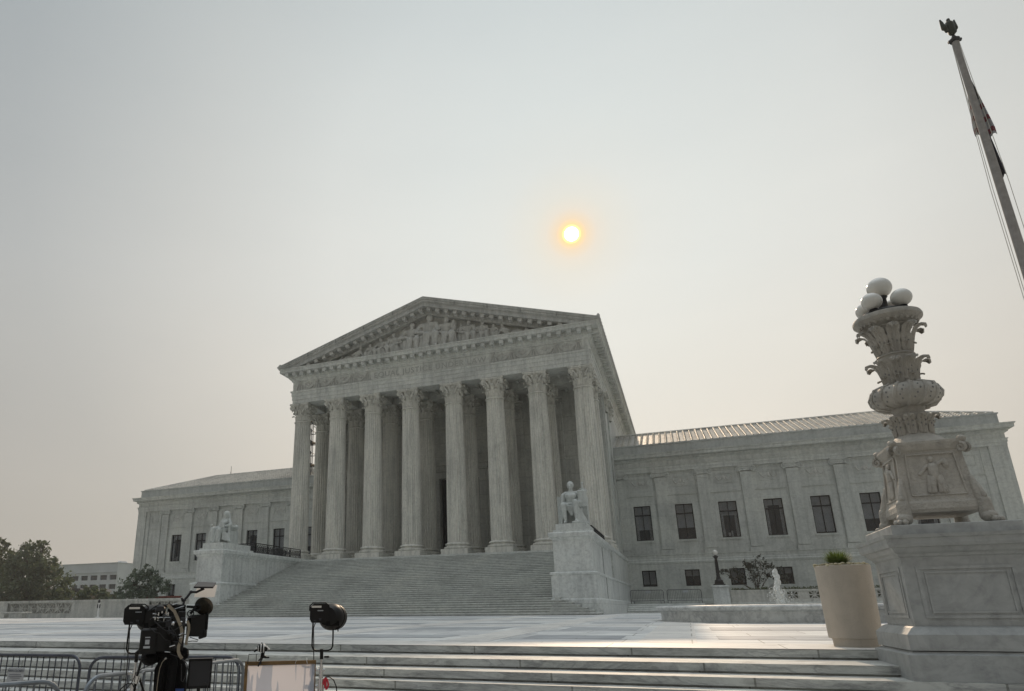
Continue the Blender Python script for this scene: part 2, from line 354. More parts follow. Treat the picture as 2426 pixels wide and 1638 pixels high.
def textmesh(s,size,depth=.02,spacing=1.0,align='CENTER'):
    cu=bpy.data.curves.new('t','FONT'); cu.body=s; cu.size=size; cu.extrude=depth; cu.align_x=align; cu.space_character=spacing
    o=bpy.data.objects.new('t',cu); COL.objects.link(o); dg=bpy.context.evaluated_depsgraph_get()
    me=bpy.data.meshes.new_from_object(o.evaluated_get(dg)); bpy.data.objects.remove(o); return me
def G(u,v,D):   # point seen at photo pixel (u,v), D metres ahead: used to read off where the near things stand
    return CAM+(CF+CR*((u-1213-PPX)/FPX)-CU*((v-819-PPY)/FPX))*D
# ================================================================== the setting
def plz(y): return .00753*(min(y,-15.9)+15.9)-.008
YE=-45.0; ZE=-.233
mb=MB(); mb.add([(-900,-900,-1.45),(900,-900,-1.45),(900,1500,-1.45),(-900,1500,-1.45)],[(0,1,2,3)]); struct('ground',mb,M_grass)
mb=MB(); mb.box(-120,120,-95,-47.9,-1.44,-1.25); struct('sidewalk',mb,M_asph)
# plaza floor of marble slabs: gentle slope up to the stairs
def plaza_mat():
    m=marble('plaza_marble',(.80,.81,.79),.30,streak=0,vein=.35,vscale=.35,fine=.16,big=.25,joints=(2.1,1.25),axis='XY',mort=.014,blockvar=.22,bump=.06,bscale=12,stretch=(.35,1.6,1))
    return m
def dull(m,sp,ro): b=m.node_tree.nodes['Principled BSDF']; b.inputs['Specular IOR Level'].default_value=sp; b.inputs['Roughness'].default_value=ro
M_plaza=plaza_mat(); dull(M_plaza,.22,.5)
M_plazaD=marble('plaza_marble_grey',(.52,.54,.55),.32,streak=0,vein=.3,vscale=.5,fine=.2,big=.2,joints=(2.4,.9),axis='XY',mort=.012,blockvar=.2,bump=.06,stretch=(.35,1.6,1))
M_plazaL=marble('plaza_marble_pale',(.76,.74,.70),.28,streak=0,vein=.22,vscale=.7,fine=.12,big=.15,joints=(2.35,1.22),axis='XY',mort=.012,blockvar=.1,bump=.05,stretch=(.5,1.4,1))
mb=MB(); xs=[-75,75]; ys=[YE,-38,-30,-22,-15.9,14]
vs=[(x,y,(ZE if y==YE else plz(y))-0) for y in ys for x in xs]
mb.add(vs,[(2*i,2*i+1,2*i+3,2*i+2) for i in range(len(ys)-1)]); struct('plaza',mb,M_plaza)
def strip(x0,x1,y0,y1,h,dx=0):
    z=lambda y:(ZE+(y-YE)*(plz(-38)-ZE)/7 if y<-38 else plz(y))+h
    yy=[y0]+[q for q in (-38,-30,-22,-15.9) if y0<q<y1]+[y1]; b=MB(); vs=[]
    for y in yy:
        o=dx*(y-y0)/(y1-y0); vs+=[(x0+o,y,z(y)),(x1+o,y,z(y))]
    b.add(vs,[(2*i,2*i+1,2*i+3,2*i+2) for i in range(len(yy)-1)]); return b
mb=MB()
for a in [(-75,75,YE+.02,-43.7),(-60,60,-35.2,-34.2),(-60,60,-28.6,-27.8)]: b=strip(*a,.004); mb.add(b.v,b.f)
for xc in (-24,-12,-3.5,3.5,12,16.2,19.6,27,36):
    b=strip(xc-.45,xc+.45,-43.66,-35.3,.004); mb.add(b.v,b.f)
    b=strip(xc-.45,xc+.45,-34.1,-28.7,.004); mb.add(b.v,b.f)
    b=strip(xc-.45,xc+.45,-27.7,-17,.004); mb.add(b.v,b.f)
struct('plaza_pale_bands',mb,M_plazaL)
mb=MB()
for xc,xd in ((-23.5,-12.5),(-11.5,-4),(-3,3),(4,11.5),(12.5,15.7),(16.7,19.1),(20.1,26.5),(27.5,35.5)):
    for y0,y1 in ((-42.6,-41.2),(-38.6,-36.4),(-33,-31.8),(-26,-24),(-20.5,-18.5)):
        b=strip(xc+.3,xd-.3,y0,y1,.004); mb.add(b.v,b.f)
struct('plaza_grey_bands',mb,M_plazaD); dull(M_plazaD,.22,.5); dull(M_plazaL,.25,.5); dull(M_step,.25,.55)
# steps from the sidewalk up to the plaza
ey=[-45.0,-45.93,-46.45,-46.75,-47.1,-47.45,-47.8,-48.1]; pr=[]; z=ZE-.004
pr=[(YE+.9,z-.2),(YE+.9,z-.004)]; pr=[(YE+2,z+.0)]
for i,y in enumerate(ey):
    pr+=[(y,z),(y,z-.095),(y+.06,z-.095),(y+.06,z-.12)]; z-=.12
pr+=[(-45.0+2,z)]
XS=21.98
mb=MB(); mb.prism([(a,b-.006) if k==0 else (a,b) for k,(a,b) in enumerate(pr)],-75,75,'YZ'); struct('steps',mb,M_step)
mb=MB(); mb.box(-75,-47,14,200,-.3,.02); mb.box(47,75,14,200,-.3,.02); mb.box(-300,-75,-40,300,-.3,.03); struct('lawn',mb,M_grass)
# ================================================================== the courthouse
CH=thing('courthouse','white marble temple-fronted courthouse with eight front columns and low side wings','courthouse',(0,0,0))
FL=4.85
# --- porch floor, rear body
mb=MB(); mb.box(-15.0,15.0,-1.42,12.9,0,FL-.002); obj('porch_floor',mb,M_stair,CH)
Yr=7.7
mb=MB(); mb.wall(-14.4,14.4,FL,20.95,Yr,[(-2.1,2.1,FL,13.15)],.8)
obj('porch_wall',mb,M_inner,CH)
mb=MB()
for s in(-1,1): mb.box(s*2.1,s*2.75,Yr-.12,Yr,FL,13.8)
mb.box(-2.1,2.1,Yr-.12,Yr,13.15,13.8); mb.box(-3.2,3.2,Yr-.35,Yr,14.45,14.8); mb.box(-3.0,3.0,Yr-.22,Yr,13.82,14.43)
mb.box(-14.4,-3.22,Yr-.10,Yr,14.3,14.9); mb.box(3.22,14.4,Yr-.10,Yr,14.3,14.9); mb.box(-14.4,14.4,Yr-.14,Yr,18.3,18.55)
for x in (-8,-4.2,4.2,8): mb.box(x-1,x+1,Yr-.07,Yr,15.3,17.9)
obj('porch_moulding',mb,M_inner,CH)
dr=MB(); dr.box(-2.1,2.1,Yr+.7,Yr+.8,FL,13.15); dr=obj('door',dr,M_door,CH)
mb=MB()
for i in range(4):
    for s in(-1,1): mb.box(s*.2,s*1.9,Yr+.64,Yr+.698,FL+.3+i*2,FL+2.0+i*2)
obj('door_panel',mb,M_bronze,dr)
# --- columns
XC=[-13.76,-9.84,-6.01,-2.14,2.14,6.01,9.84,13.76]
def flute_ring(r,z,nf=24):
    out=[]
    for f in range(nf):
        for t,q in ((0,1),(.14,1),(.26,.955),(.5,.905),(.74,.955),(.86,1)):
            a=2*PI*(f+t)/nf+PI/nf; out.append((r*q*math.cos(a),r*q*math.sin(a),z))
    return out
def fluted(h,r0,r1,levels=9):
    b=MB(); n=144; vs=[]
    for k in range(levels+1):
        t=k/levels; r=r0+(r1-r0)*(t**1.6); vs+=flute_ring(r,h*t)
    b.add(vs,[(k*n+i,k*n+(i+1)%n,(k+1)*n+(i+1)%n,(k+1)*n+i) for k in range(levels) for i in range(n)]); return b
def leaf(b,ang,r0,z0,h,w,out=.32,c=(0,0,0),flare=0.0,lobes=True):
    """one acanthus leaf standing on a bell of radius r0, its tip curling outwards"""
    cl=[(0,0,.55),(.04,.18,.85),(.06,.36,.78),(.10,.54,1.0),(.16,.72,.85),(.34,.88,.9),(.66,.96,.62),(.92,.92,.5),(1.0,.80,.15)]
    us=(-1,-.62,-.25,0,.25,.62,1); vs=[]
    for k,(o,zf,wf) in enumerate(cl):
        for u in us:
            rr=r0+flare*zf+o*out+ (.035*w*2 if abs(u)<.1 else (-.02*w*2 if abs(u)<.3 else (.02*w*2 if abs(u)<.7 else -.05*w*2)))
            a=ang+u*wf*w/2/max(.05,r0+flare*zf); zz=z0+h*zf-(abs(u)**2)*h*.05*(1 if k>3 else 0)
            vs.append((c[0]+rr*math.cos(a),c[1]+rr*math.sin(a),c[2]+zz))
    n=len(us); b.add(vs,[(k*n+i,k*n+i+1,(k+1)*n+i+1,(k+1)*n+i) for k in range(len(cl)-1) for i in range(n-1)])
def spiral(c,ax,up,R0,turns=1.6,n=18,r=.06,r1=.03,side=1):
    pts=[]
    for k in range(n+1):
        t=k/n; a=-PI/2*0+side*2*PI*turns*t; rr=R0*(1-.82*t); pts.append(Vector(c)+ax*(rr*math.sin(a))+up*(rr*math.cos(a)))
    return pts
def capital_mb():
    b=MB(); b.lathe([(.80,-.12),(.86,-.08),(.86,0),(.79,.02),(.68,.1),(.66,1.0),(.72,1.35),(.90,1.55)],n=32)
    for i in range(8): leaf(b,2*PI*i/8+PI/8,.74,.02,.72,.46,.36)
    for i in range(8): leaf(b,2*PI*i/8,.71,.1,1.16,.42,.46)
    for i in range(4):
        a=PI/4+i*PI/2; ax=Vector((math.cos(a),math.sin(a),0)); up=Vector((0,0,1)); c=ax*1.16+up*1.36
        lat=Vector((-ax.y,ax.x,0))
        for sd in (-1,1):
            stem=[ax*.74+lat*sd*.32+up*.85,ax*.86+lat*sd*.22+up*1.2,ax*1.02+lat*sd*.10+up*1.5]
            sp=[p+lat*sd*.05 for p in spiral(c,ax,up,.20,1.5,16,side=1)]
            b.tube(stem+sp,.085,6,r1=.05)
        a2=i*PI/2; ax=Vector((math.cos(a2),math.sin(a2),0)); lat=Vector((-ax.y,ax.x,0))
        for sd in(-1,1):
            stem=[ax*.78+lat*sd*.36+up*.9,ax*.84+lat*sd*.28+up*1.2]
            b.tube(stem+[p for p in spiral(ax*.92+lat*sd*.14+up*1.36,lat*sd,up,.13,1.3,12)],.045,5,r1=.03)
        b.ell(ax*1.0+up*1.66,.13,.13,.14,8,6)
    pts=[]   # concave abacus with cut corners
    for i in range(4):
        a=PI/4+i*PI/2
        for k in range(7):
            t=k/6; p0=Vector((math.cos(a),math.sin(a),0))*1.5; p1=Vector((math.cos(a+PI/2),math.sin(a+PI/2),0))*1.5
            q=p0.lerp(p1,.06+.88*t); mid=(p0+p1)/2; q-=mid.normalized()*(.17*4*t*(1-t)); pts.append((q.x,q.y))
    b.prism([(p[0]*.93,p[1]*.93) for p in pts],1.55,1.66,'XY'); b.prism(pts,1.662,1.8,'XY'); return b
def base_mb():
    b=MB(); b.lathe([(1.14,.30),(1.2,.34),(1.22,.42),(1.2,.5),(1.1,.53),(1.0,.56),(.98,.62),(1.02,.66),(1.08,.67),(1.11,.72),(1.08,.79),(.98,.82),(.95,.85),(.95,.88)],n=48)
    b.box(-1.18,1.18,-1.18,1.18,-.149,.30); return b
cap_me=capital_mb().mesh('capital'); sh_me=fluted(12.5,.90,.775).mesh('column'); bs_me=base_mb().mesh('column_base')
rel_me=None
def add_column(x,y,parent=CH):
    o=bpy.data.objects.new('column',sh_me); COL.objects.link(o); o.parent=parent; o.location=(x,y,5.0+.88)
    c=bpy.data.objects.new('capital',cap_me); COL.objects.link(c); c.parent=o; c.location=(0,0,12.52)
    d=bpy.data.objects.new('column_base',bs_me); COL.objects.link(d); d.parent=o; d.location=(0,0,-.88)
for me,sm in((cap_me,True),(sh_me,False),(bs_me,True)):
    me.materials.append(M_col)
    if sm:
        for p in me.polygons:p.use_smooth=True
        me.set_sharp_from_angle(angle=R(50))
for x in XC: add_column(x,0)
for x in XC: add_column(x,4.15)
# pilasters on the rear wall
for x in XC[:3]+XC[5:]:
    b=MB(); b.box(x-.85,x+.85,Yr-.30,Yr,FL+.7,18.4)
    for k in range(5): b.box(x-.68+k*.31,x-.56+k*.31,Yr-.335,Yr-.30,FL+1.2,18.1)
    b.box(x-.98,x+.98,Yr-.42,Yr,FL,FL+.68)
    p=obj('pilaster',b,M_inner,CH)
    b=MB(); c=(x,Yr-.05,18.42)
    for i in range(5): leaf(b,-PI/2+(i-2)*.42,.62,0,.75,.42,.2,c)
    for i in range(4): leaf(b,-PI/2+(i-1.5)*.5,.60,.1,1.15,.4,.28,c)
    b.box(x-1.05,x+1.05,Yr-.65,Yr,20.02,20.24); b.box(x-.8,x+.8,Yr-.35,Yr,18.42,20.0)
    for s in(-1,1): b.tube(spiral((x+s*.92,Yr-.5,19.8),Vector((s,0,0)),Vector((0,0,1)),.2,1.4,12),.06,5,r1=.04)
    obj('capital',b,M_inner,p)
# ceiling and beams
mb=MB(); mb.box(-14,14,.7,Yr,20.96,21.2)
mb.box(-14.0,14.0,3.45,4.85,20.26,20.94)
for x in XC:
    mb.box(x-.62,x+.62,.70,3.43,20.30,20.94); mb.box(x-.62,x+.62,4.87,Yr-.02,20.30,20.94)
for i in range(len(XC)-1):
    xa,xb=XC[i]+.64,XC[i+1]-.64
    for k in range(1,3):
        xx=xa+(xb-xa)*k/3; mb.box(xx-.12,xx+.12,.72,3.42,20.72,20.94); mb.box(xx-.12,xx+.12,4.9,Yr-.05,20.72,20.94)
obj('porch_ceiling',mb,M_inner,CH)
# --- side walls of the temple body
mb=MB()
for s in(-1,1):
    mb.box(s*13.6,s*14.6,Yr-.5,64,12*0,20.28); 
    mb.box(s*14.602,s*14.72,Yr-.2,9.3,FL,20.26); mb.box(s*14.602,s*14.72,11.2,12.8,FL,20.26)
obj('side_wall',mb,M_wall,CH)
for s in(-1,1):     # end pilasters (antae) with capitals seen from the side
    for y in (8.4,12.0):
        b=MB(); c=(s*14.45,y,18.42)
        for i in range(5): leaf(b,(0 if s>0 else PI)+(i-2)*.42,.5,0,.75,.42,.2,c)
        for i in range(4): leaf(b,(0 if s>0 else PI)+(i-1.5)*.5,.5,.1,1.15,.4,.28,c)
        b.box(s*14.61,s*15.15,y-1,y+1,20.02,20.24)
        for q in(-1,1): b.tube(spiral((s*14.95,y+q*.85,19.8),Vector((0,q,0)),Vector((0,0,1)),.2,1.4,12),.06,5,r1=.04)
        obj('capital',b,M_col,CH)
# --- entablature swept round front and sides
U=[(-14.6,64),(-14.6,-.8),(14.6,-.8),(14.6,64)]
ent=MB(); ent.sweep(U,[(-1.5,20.27),(0,20.27),(0,20.62),(.05,20.63),(.05,21.02),(.10,21.03),(.10,21.38),(.16,21.40),(.20,21.5),(.20,21.56),(0,21.58),(0,22.52),(.10,22.56),(.12,22.66),(.22,22.74),(.24,22.82),(.34,22.84),(.34,23.30),(1.0,23.32),(1.02,23.36),(1.02,23.62),(1.10,23.66),(1.12,23.74),(-1.5,23.74),(-1.5,20.27)])
ent=obj('entablature',ent,M_trim,CH)
# modillion blocks under the cornice, one object each
bm_=MB(); bm_.box(-.18,.18,-.29,.29,-.16,.16); bm_.box(-.20,.20,-.27,.29,.10,.155); mod_me=bm_.mesh('modillion'); mod_me.materials.append(M_trim)
def modrow(p0,p1,n,dist,z,rz):
    p0=Vector(p0);p1=Vector(p1); t=(p1-p0).normalized(); nn=Vector((t.y,-t.x,0))
    for i in range(n):
        c=p0.lerp(p1,(i+.5)/n)+nn*dist; o=bpy.data.objects.new('modillion',mod_me); COL.objects.link(o); o.parent=ent; o.location=(c.x,c.y,z); o.rotation_euler=(0,0,rz)
modrow((-15.3,-.8,0),(15.3,-.8,0),36,.635,23.14,0)
modrow((14.6,-1.2,0),(14.6,50,0),60,.635,23.14,PI/2)
# gutter moulding on the flanks
for s in (-1,1):
    P=[(-14.6,64),(-14.6,-2.0)] if s<0 else [(14.6,-2.0),(14.6,64)]
    b=MB(); b.sweep(P,[(.9,23.745),(1.12,23.745),(1.18,23.82),(1.22,23.92),(.9,23.96)]); g_=obj('gutter_moulding',b,M_weather,CH)
    b=MB()
    for k in range(75):
        yy=-1.6+k*.82; b.box(s*15.6,s*15.86,yy-.16,yy+.16,23.9,24.22); b.box(s*15.66,s*15.80,yy-.1,yy+.1,24.22,24.34)
    obj('antefix',b,M_weather,g_)
# inscription panel; raised letters painted darker grey as the shade of carving
mb=MB(); mb.box(-6.0,6.0,-.83,-.80,21.62,22.48)
for x in (-6.0,6.0): mb.box(x-.06,x+.06,-.86,-.80,21.6,22.5)
pn=obj('inscription_panel',mb,M_trim,ent)
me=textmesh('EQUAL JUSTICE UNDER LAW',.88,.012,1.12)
M_letter_shade=mat('inscription_shade',(.38,.39,.37),.8,var=.1); o=obj('lettering',me,M_letter_shade,ent); 
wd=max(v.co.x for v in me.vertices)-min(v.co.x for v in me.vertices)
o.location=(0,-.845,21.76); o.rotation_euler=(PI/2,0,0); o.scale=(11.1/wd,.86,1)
# festoon reliefs in the frieze
mb=MB()
def festoon(xs):
    for x in xs:   # tripod candelabra
        b=MB()
        for s in(-1,1):
            b.tube([(x+s*.09,-.86,22.4),(x+s*.16,-.88,22.1),(x+s*.33,-.88,21.62)],.05,5,r1=.075)
        b.tube([(x,-.86,21.62),(x,-.86,22.25)],.06,5); b.ell((x,-.86,22.36),.13,.08,.09,8,6); b.box(x-.2,x+.2,-.9,-.8,22.40,22.47); obj('tripod_relief',b,M_relief,ent,True)
    for a,c in zip(xs[:-1],xs[1:]):
        b=MB(); pts=[((a+.33)+(c-a-.66)*t,-.86-.05*math.sin(PI*t),22.05-.42*math.sin(PI*t)**.8) for t in [k/10 for k in range(11)]]
        b.tube(pts,.055,6)
        m=(a+c)/2; b.ell((m,-.84,22.12),.22,.08,.16,10,6); b.ell((m-.3,-.83,22.2),.14,.05,.09,8,5); b.ell((m+.3,-.83,22.2),.14,.05,.09,8,5); b.ell((m,-.83,22.32),.1,.05,.1,8,5); obj('festoon_relief',b,M_relief,ent,True)
festoon([-13.8,-11.84,-9.9,-7.95,-6.25]); festoon([6.25,7.96,9.9,11.89,13.8])
# --- pediment
TT=.308; ZA=28.77; ZH=23.76
def rake(b,a,c,y0,y1,xm=15.75):
    for s in(-1,1):
        xa=min(xm,(ZA-a-ZH)/TT); xc=min(xm,(ZA-c-ZH)/TT); P=[(0,ZA-a),(s*xa,ZA-a-TT*xa)]
        if ZA-a-TT*xa>ZH+.01: P.append((s*xa,ZH))
        P+=[(s*xc,ZH)] if xc<xa-.001 or True else []
        P+=[(0,ZA-c)]
        b.prism(P if s<0 else P[::-1],y0,y1,'XZ')
mb=MB(); rake(mb,0.0,.20,-2.03,-.4); rake(mb,.203,.42,-1.96,-.4); rake(mb,.423,.50,-1.90,-.4); rake(mb,.503,.86,-1.84,-.4); rake(mb,.863,1.38,-.98,-.36)
ped=obj('pediment',mb,M_weather,CH)
mb=MB()
nrm_=math.atan(TT)
for s in(-1,1):
    tx=Vector((math.cos(nrm_),0,-s*math.sin(nrm_))); tz=Vector((s*math.sin(nrm_),0,math.cos(nrm_)))
    for k in range(16):
        x=s*(.42+k*.86)
        if k>15: break
        b=MB(); b.obox((x,-1.33,ZA-1.03-TT*abs(x)),tx,Vector((0,1,0)),tz,.36,.66,.30); obj('raking_modillion',b,M_relief,ped)
mb=MB(); xt=(ZA-1.2-ZH)/TT; mb.prism([(-xt,ZH),(xt,ZH),(0,ZA-1.2)],-.38,-.2,'XZ'); obj('tympanum',mb,M_tymp,ped)
for x in (-12.3,-9.2,-6.2,-3.1,3.1,6.2,9.2,12.3):
    mb=MB(); mb.box(x-.035,x+.035,-2.045,-2.02,ZA-TT*abs(x)-.40,ZA-TT*abs(x)-.05); obj('cornice_joint',mb,M_joint_hole,ped)
# pediment sculpture: figures built of limbs, fused to one surface each
def V3(*a): return Vector(a)
def figure(kind,x,z0,h,face=1,lean=0,seed=0):
    """relief figure; h overall height; returns mesh builder (y negative = towards viewer)"""
    rr=random.Random(seed); b=MB(); y=-.72; s=face
    if kind=='sit':
        k=h/1.38; P=lambda dx,dz,dy=0: V3(x+s*dx*k,y+dy*k,z0+dz*k)
        b.capsule(P(0,.52,.1),P(.02+lean,.95,.08),.19*k,.21*k); b.capsule(P(-.2+lean,1.0),P(.22+lean,1.0),.10*k,.10*k)
        b.capsule(P(.02+lean,1.05),P(.03+lean,1.16),.07*k,.06*k); b.ell(P(.05+lean,1.27),.10*k,.11*k,.135*k)
        for q in(-1,1):
            kx=.12*q+.12; b.capsule(P(.08*q,.5,.0),P(kx+.05,.5,-.30),.13*k,.115*k); b.capsule(P(kx+.05,.5,-.30),P(kx+.02,.06,-.26),.11*k,.065*k); b.capsule(P(kx+.02,.05,-.26),P(kx+.08,.03,-.38),.06*k,.045*k)
            b.capsule(P(.24*q+lean,.98,-.0),P(.34*q,.72,-.12),.075*k,.065*k); b.capsule(P(.34*q,.72,-.12),P(.16*q+.1,.62,-.3),.06*k,.045*k)
        for t in range(5): b.capsule(P(-.15+.12*t,.5,-.18),P(-.22+.15*t+rr.uniform(-.03,.03),.05,-.12-.05*(t%2)),.06*k,.08*k)
        b.capsule(P(-.15,.3,.15),P(.15,.3,.15),.28*k,.28*k)
    elif kind=='stand':
        k=h/1.75; P=lambda dx,dz,dy=0: V3(x+s*dx*k,y+dy*k,z0+dz*k)
        b.capsule(P(0,.9,.05),P(.02,1.35,.05),.17*k,.19*k); b.ell(P(.03,1.63),.09*k,.1*k,.125*k); b.capsule(P(.02,1.42),P(.02,1.53),.07*k,.06*k)
        for q in(-1,1):
            b.capsule(P(.1*q,.9),P(.12*q+.05,.5,-.06),.12*k,.1*k); b.capsule(P(.12*q+.05,.5,-.06),P(.13*q,.05),.09*k,.06*k); b.capsule(P(.2*q,1.38),P(.3*q,1.1,-.08),.07*k,.06*k); b.capsule(P(.3*q,1.1,-.08),P(.15*q,1.0,-.22),.055*k,.045*k)
        for t in range(4): b.capsule(P(-.2+.13*t,.9,0),P(-.22+.15*t,.05,-.02),.07*k,.08*k)
    else:      # reclining, head at the tall side, legs towards the corner
        k=h/.78; P=lambda dx,dz,dy=0: V3(x+s*dx*k,y+dy*k,z0+dz*k)
        b.capsule(P(.25,.2),P(.0,.48),.17*k,.17*k); b.ell(P(-.06,.74),.085*k,.095*k,.11*k); b.capsule(P(-.02,.55),P(-.05,.66),.06*k,.055*k)
        b.capsule(P(.28,.16),P(.72,.26,-.1),.14*k,.10*k); b.capsule(P(.72,.26,-.1),P(1.15,.08,-.08),.095*k,.055*k); b.capsule(P(.28,.14,.05),P(.75,.12),.13*k,.1*k); b.capsule(P(.75,.12),P(1.25,.06),.085*k,.05*k)
        b.capsule(P(-.1,.5,-.08),P(-.28,.2,-.14),.065*k,.055*k); b.capsule(P(-.28,.2,-.14),P(-.05,.08,-.2),.05*k,.045*k); b.capsule(P(.1,.48,-.12),P(.35,.3,-.22),.06*k,.05*k)
    return b
FG=[('lie',-10.9,23.78,.42,-1),('lie',-9.2,23.78,.80,-1),('lie',-7.2,23.78,1.42,-1),('sit',-6.0,23.78,1.62,-1),('sit',-4.85,23.78,2.05,-1),('sit',-3.45,23.78,2.35,-1),('sit',-1.75,23.78,3.05,1),('sit',0.0,23.78,3.58,1),('sit',1.72,23.78,3.1,1),('stand',3.25,23.78,2.2,1),('sit',3.95,23.78,2.35,1),('sit',5.25,23.78,2.05,1),('sit',6.3,23.78,1.6,1),('lie',7.3,23.78,1.42,1),('lie',9.4,23.78,.82,1),('lie',11.0,23.78,.42,1),('stand',-2.55,23.78,2.3,1),('stand',.95,23.78,2.75,-1),('stand',-.95,23.78,2.75,1),('stand',4.6,23.78,1.9,-1),('stand',-4.2,23.78,2.0,1)]
for i,(k_,x,z0,h,s) in enumerate(FG):
    b=figure(k_,x,z0,h,s,seed=i); fx={'sit':1.32,'stand':1.1,'lie':1.0}[k_]; b.v=[(x+(p[0]-x)*fx,p[1],p[2]) for p in b.v]; obj('figure',remesh(b,.05,1),M_relief,ped,'all')
b=MB(); b.lathe([(.20,0),(.22,.1),(.2,.3),(.22,2.1),(.26,2.2),(.2,2.4),(.14,2.6)],(2.62,-.85,23.78),12)
for k in range(8): a=2*PI*k/8; b.tube([(2.62+.2*math.cos(a),-.85+.2*math.sin(a),23.8),(2.62+.2*math.cos(a),-.85+.2*math.sin(a),25.9)],.05,5)
obj('fasces_relief',b,M_relief,ped,True)
b=MB(); b.tube([(-2.55,-.65,23.78),(-2.5,-.7,26.1)],.09,6); b.ell((-2.5,-.7,26.1),.16,.12,.22); obj('staff_relief',b,M_relief,ped,True)
b=MB(); b.box(-.6,.8,-1.3,-.38,23.77,23.95); obj('dais_relief',b,M_relief,ped)
b=MB(); b.box(9.9,10.6,-.8,-.38,23.77,24.2); obj('tablet_relief',b,M_relief,ped)
b=MB(); b.box(5.95,6.3,-.7,-.38,23.77,25.1); obj('tablet_relief',b,M_relief,ped)
obj('relief_attribute',b,M_relief,ped,True)
# --- main roof
mb=MB()
for s in(-1,1):
    P=[(0,ZA+.05),(s*15.80,ZA+.05-TT*15.80),(s*15.80,ZA-.05-TT*15.80),(0,ZA-.06)]
    mb.prism(P if s<0 else P[::-1],-2.06,64,'XZ')
obj('roof',mb,M_weather,CH)
# ================================================================== grand staircase
n=33; rh=FL/n; td=.4531; Y0=-15.9
def stairprof(k0,k1,yend):
    P=[]
    for k in range(k0,k1):
        y=Y0+td*k; z=rh*k; P+=[(y+.10,z),(y+.085,z+.055),(y+.005,z+rh-.07),(y,z+rh-.06),(y,z+rh)]
    P+=[(yend,rh*k1),(yend,rh*k0-.0)]; return P
mb=MB(); mb.prism(stairprof(0,n,-1.425),-12.48,12.48,'YZ')
for k in range(7):
    e=15.25-.4*k; y=Y0+td*k
    for s in(-1,1):
        mb.box(s*12.482,s*(e-.06),y+.09,-13.36,rh*k+.0005,rh*(k+1)-.075); mb.box(s*12.482,s*e,y,-13.36,rh*(k+1)-.073,rh*(k+1)-.0005*(k%2))
obj('staircase',mb,M_stair,CH)
# ================================================================== cheek blocks beside the stairs
for s in(-1,1):
    def bx(b,xa,xb,ya,yb,za,zb): b.box(s*xa,s*xb,ya,yb,za,zb)
    def sw(b,xa,xb,ya,yb,prof):
        X0,X1=sorted((s*xa,s*xb)); b.sweep([(X0,ya),(X1,ya),(X1,yb),(X0,yb)],prof,closed=True)
    b=MB(); bx(b,12.2,15.30,-13.35,12.9,0,.62)
    b.sweep([(min(s*12.2,s*15.30),-13.35),(max(s*12.2,s*15.30),-13.35),(max(s*12.2,s*15.30),12.9),(min(s*12.2,s*15.30),12.9)],[(-.02,.62),(0,.64),(-.02,.86),(-.08,.93),(-.22,.96),(-.6,.96)],closed=True)
    bx(b,12.32,15.08,-13.22,12.9,.9,2.38)
    sw(b,12.32,15.08,-13.22,12.9,[(-.02,2.3),(.05,2.34),(.06,2.44),(.0,2.5),(-.2,2.54),(-.6,2.55)])
    bx(b,12.52,14.86,-12.94,12.9,2.54,4.58)
    c=obj('cheek_block',b,M_ped,CH)
    b=MB(); sw(b,12.52,14.86,-12.94,12.9,[(-.02,4.42),(.05,4.46),(.10,4.58),(.22,4.66),(.24,4.88),(.2,4.93),(-.02,4.96),(-.5,4.96)]); b.box(s*12.4,s*14.98,-12.8,12.9,4.9,4.962)
    bx(b,12.58,14.80,-12.86,-8.9,4.964,5.10); bx(b,12.74,14.64,-12.68,-9.1,5.102,5.5)
    obj('cheek_cap',b,M_ped,c)
    if s>0:
        b=MB(); bx(b,15.082,15.10,-8.2,-8.0,.98,2.36); bx(b,14.862,14.88,-7.2,-7.0,2.6,4.4); bx(b,14.862,14.88,-1.0,-.6,3.0,4.1); obj('wall_slot',b,M_joint_hole,c)
# ================================================================== wings
YW=12.94; PW=3.80; W0=16.85
wv=random.Random(3)
def build_window(xc,z0,z1,wd,style,parent):
    x0,x1=xc-wd/2,xc+wd/2; y=YW+.34; t=.075; b=MB()
    b.box(x0,x1,y,y+.1,z0,z0+t); b.box(x0,x1,y,y+.1,z1-t,z1); b.box(x0,x0+t,y,y+.1,z0+t,z1-t); b.box(x1-t,x1,y,y+.1,z0+t,z1-t)
    b.box(xc-.035,xc+.035,y-.01,y+.09,z0+t,z1-t); zt=z1-(z1-z0)*.27
    if z1-z0>2: b.box(x0+t,xc-.036,y-.01,y+.09,zt-.055,zt+.055); b.box(xc+.036,x1-t,y-.01,y+.09,zt-.055,zt+.055)
    w_=obj('window',b,M_bronze,parent)
    b=MB(); b.box(x0+.02,x1-.02,y+.055,y+.062,z0+.02,z1-.02); obj('pane',b,M_glass,w_)
    return w_
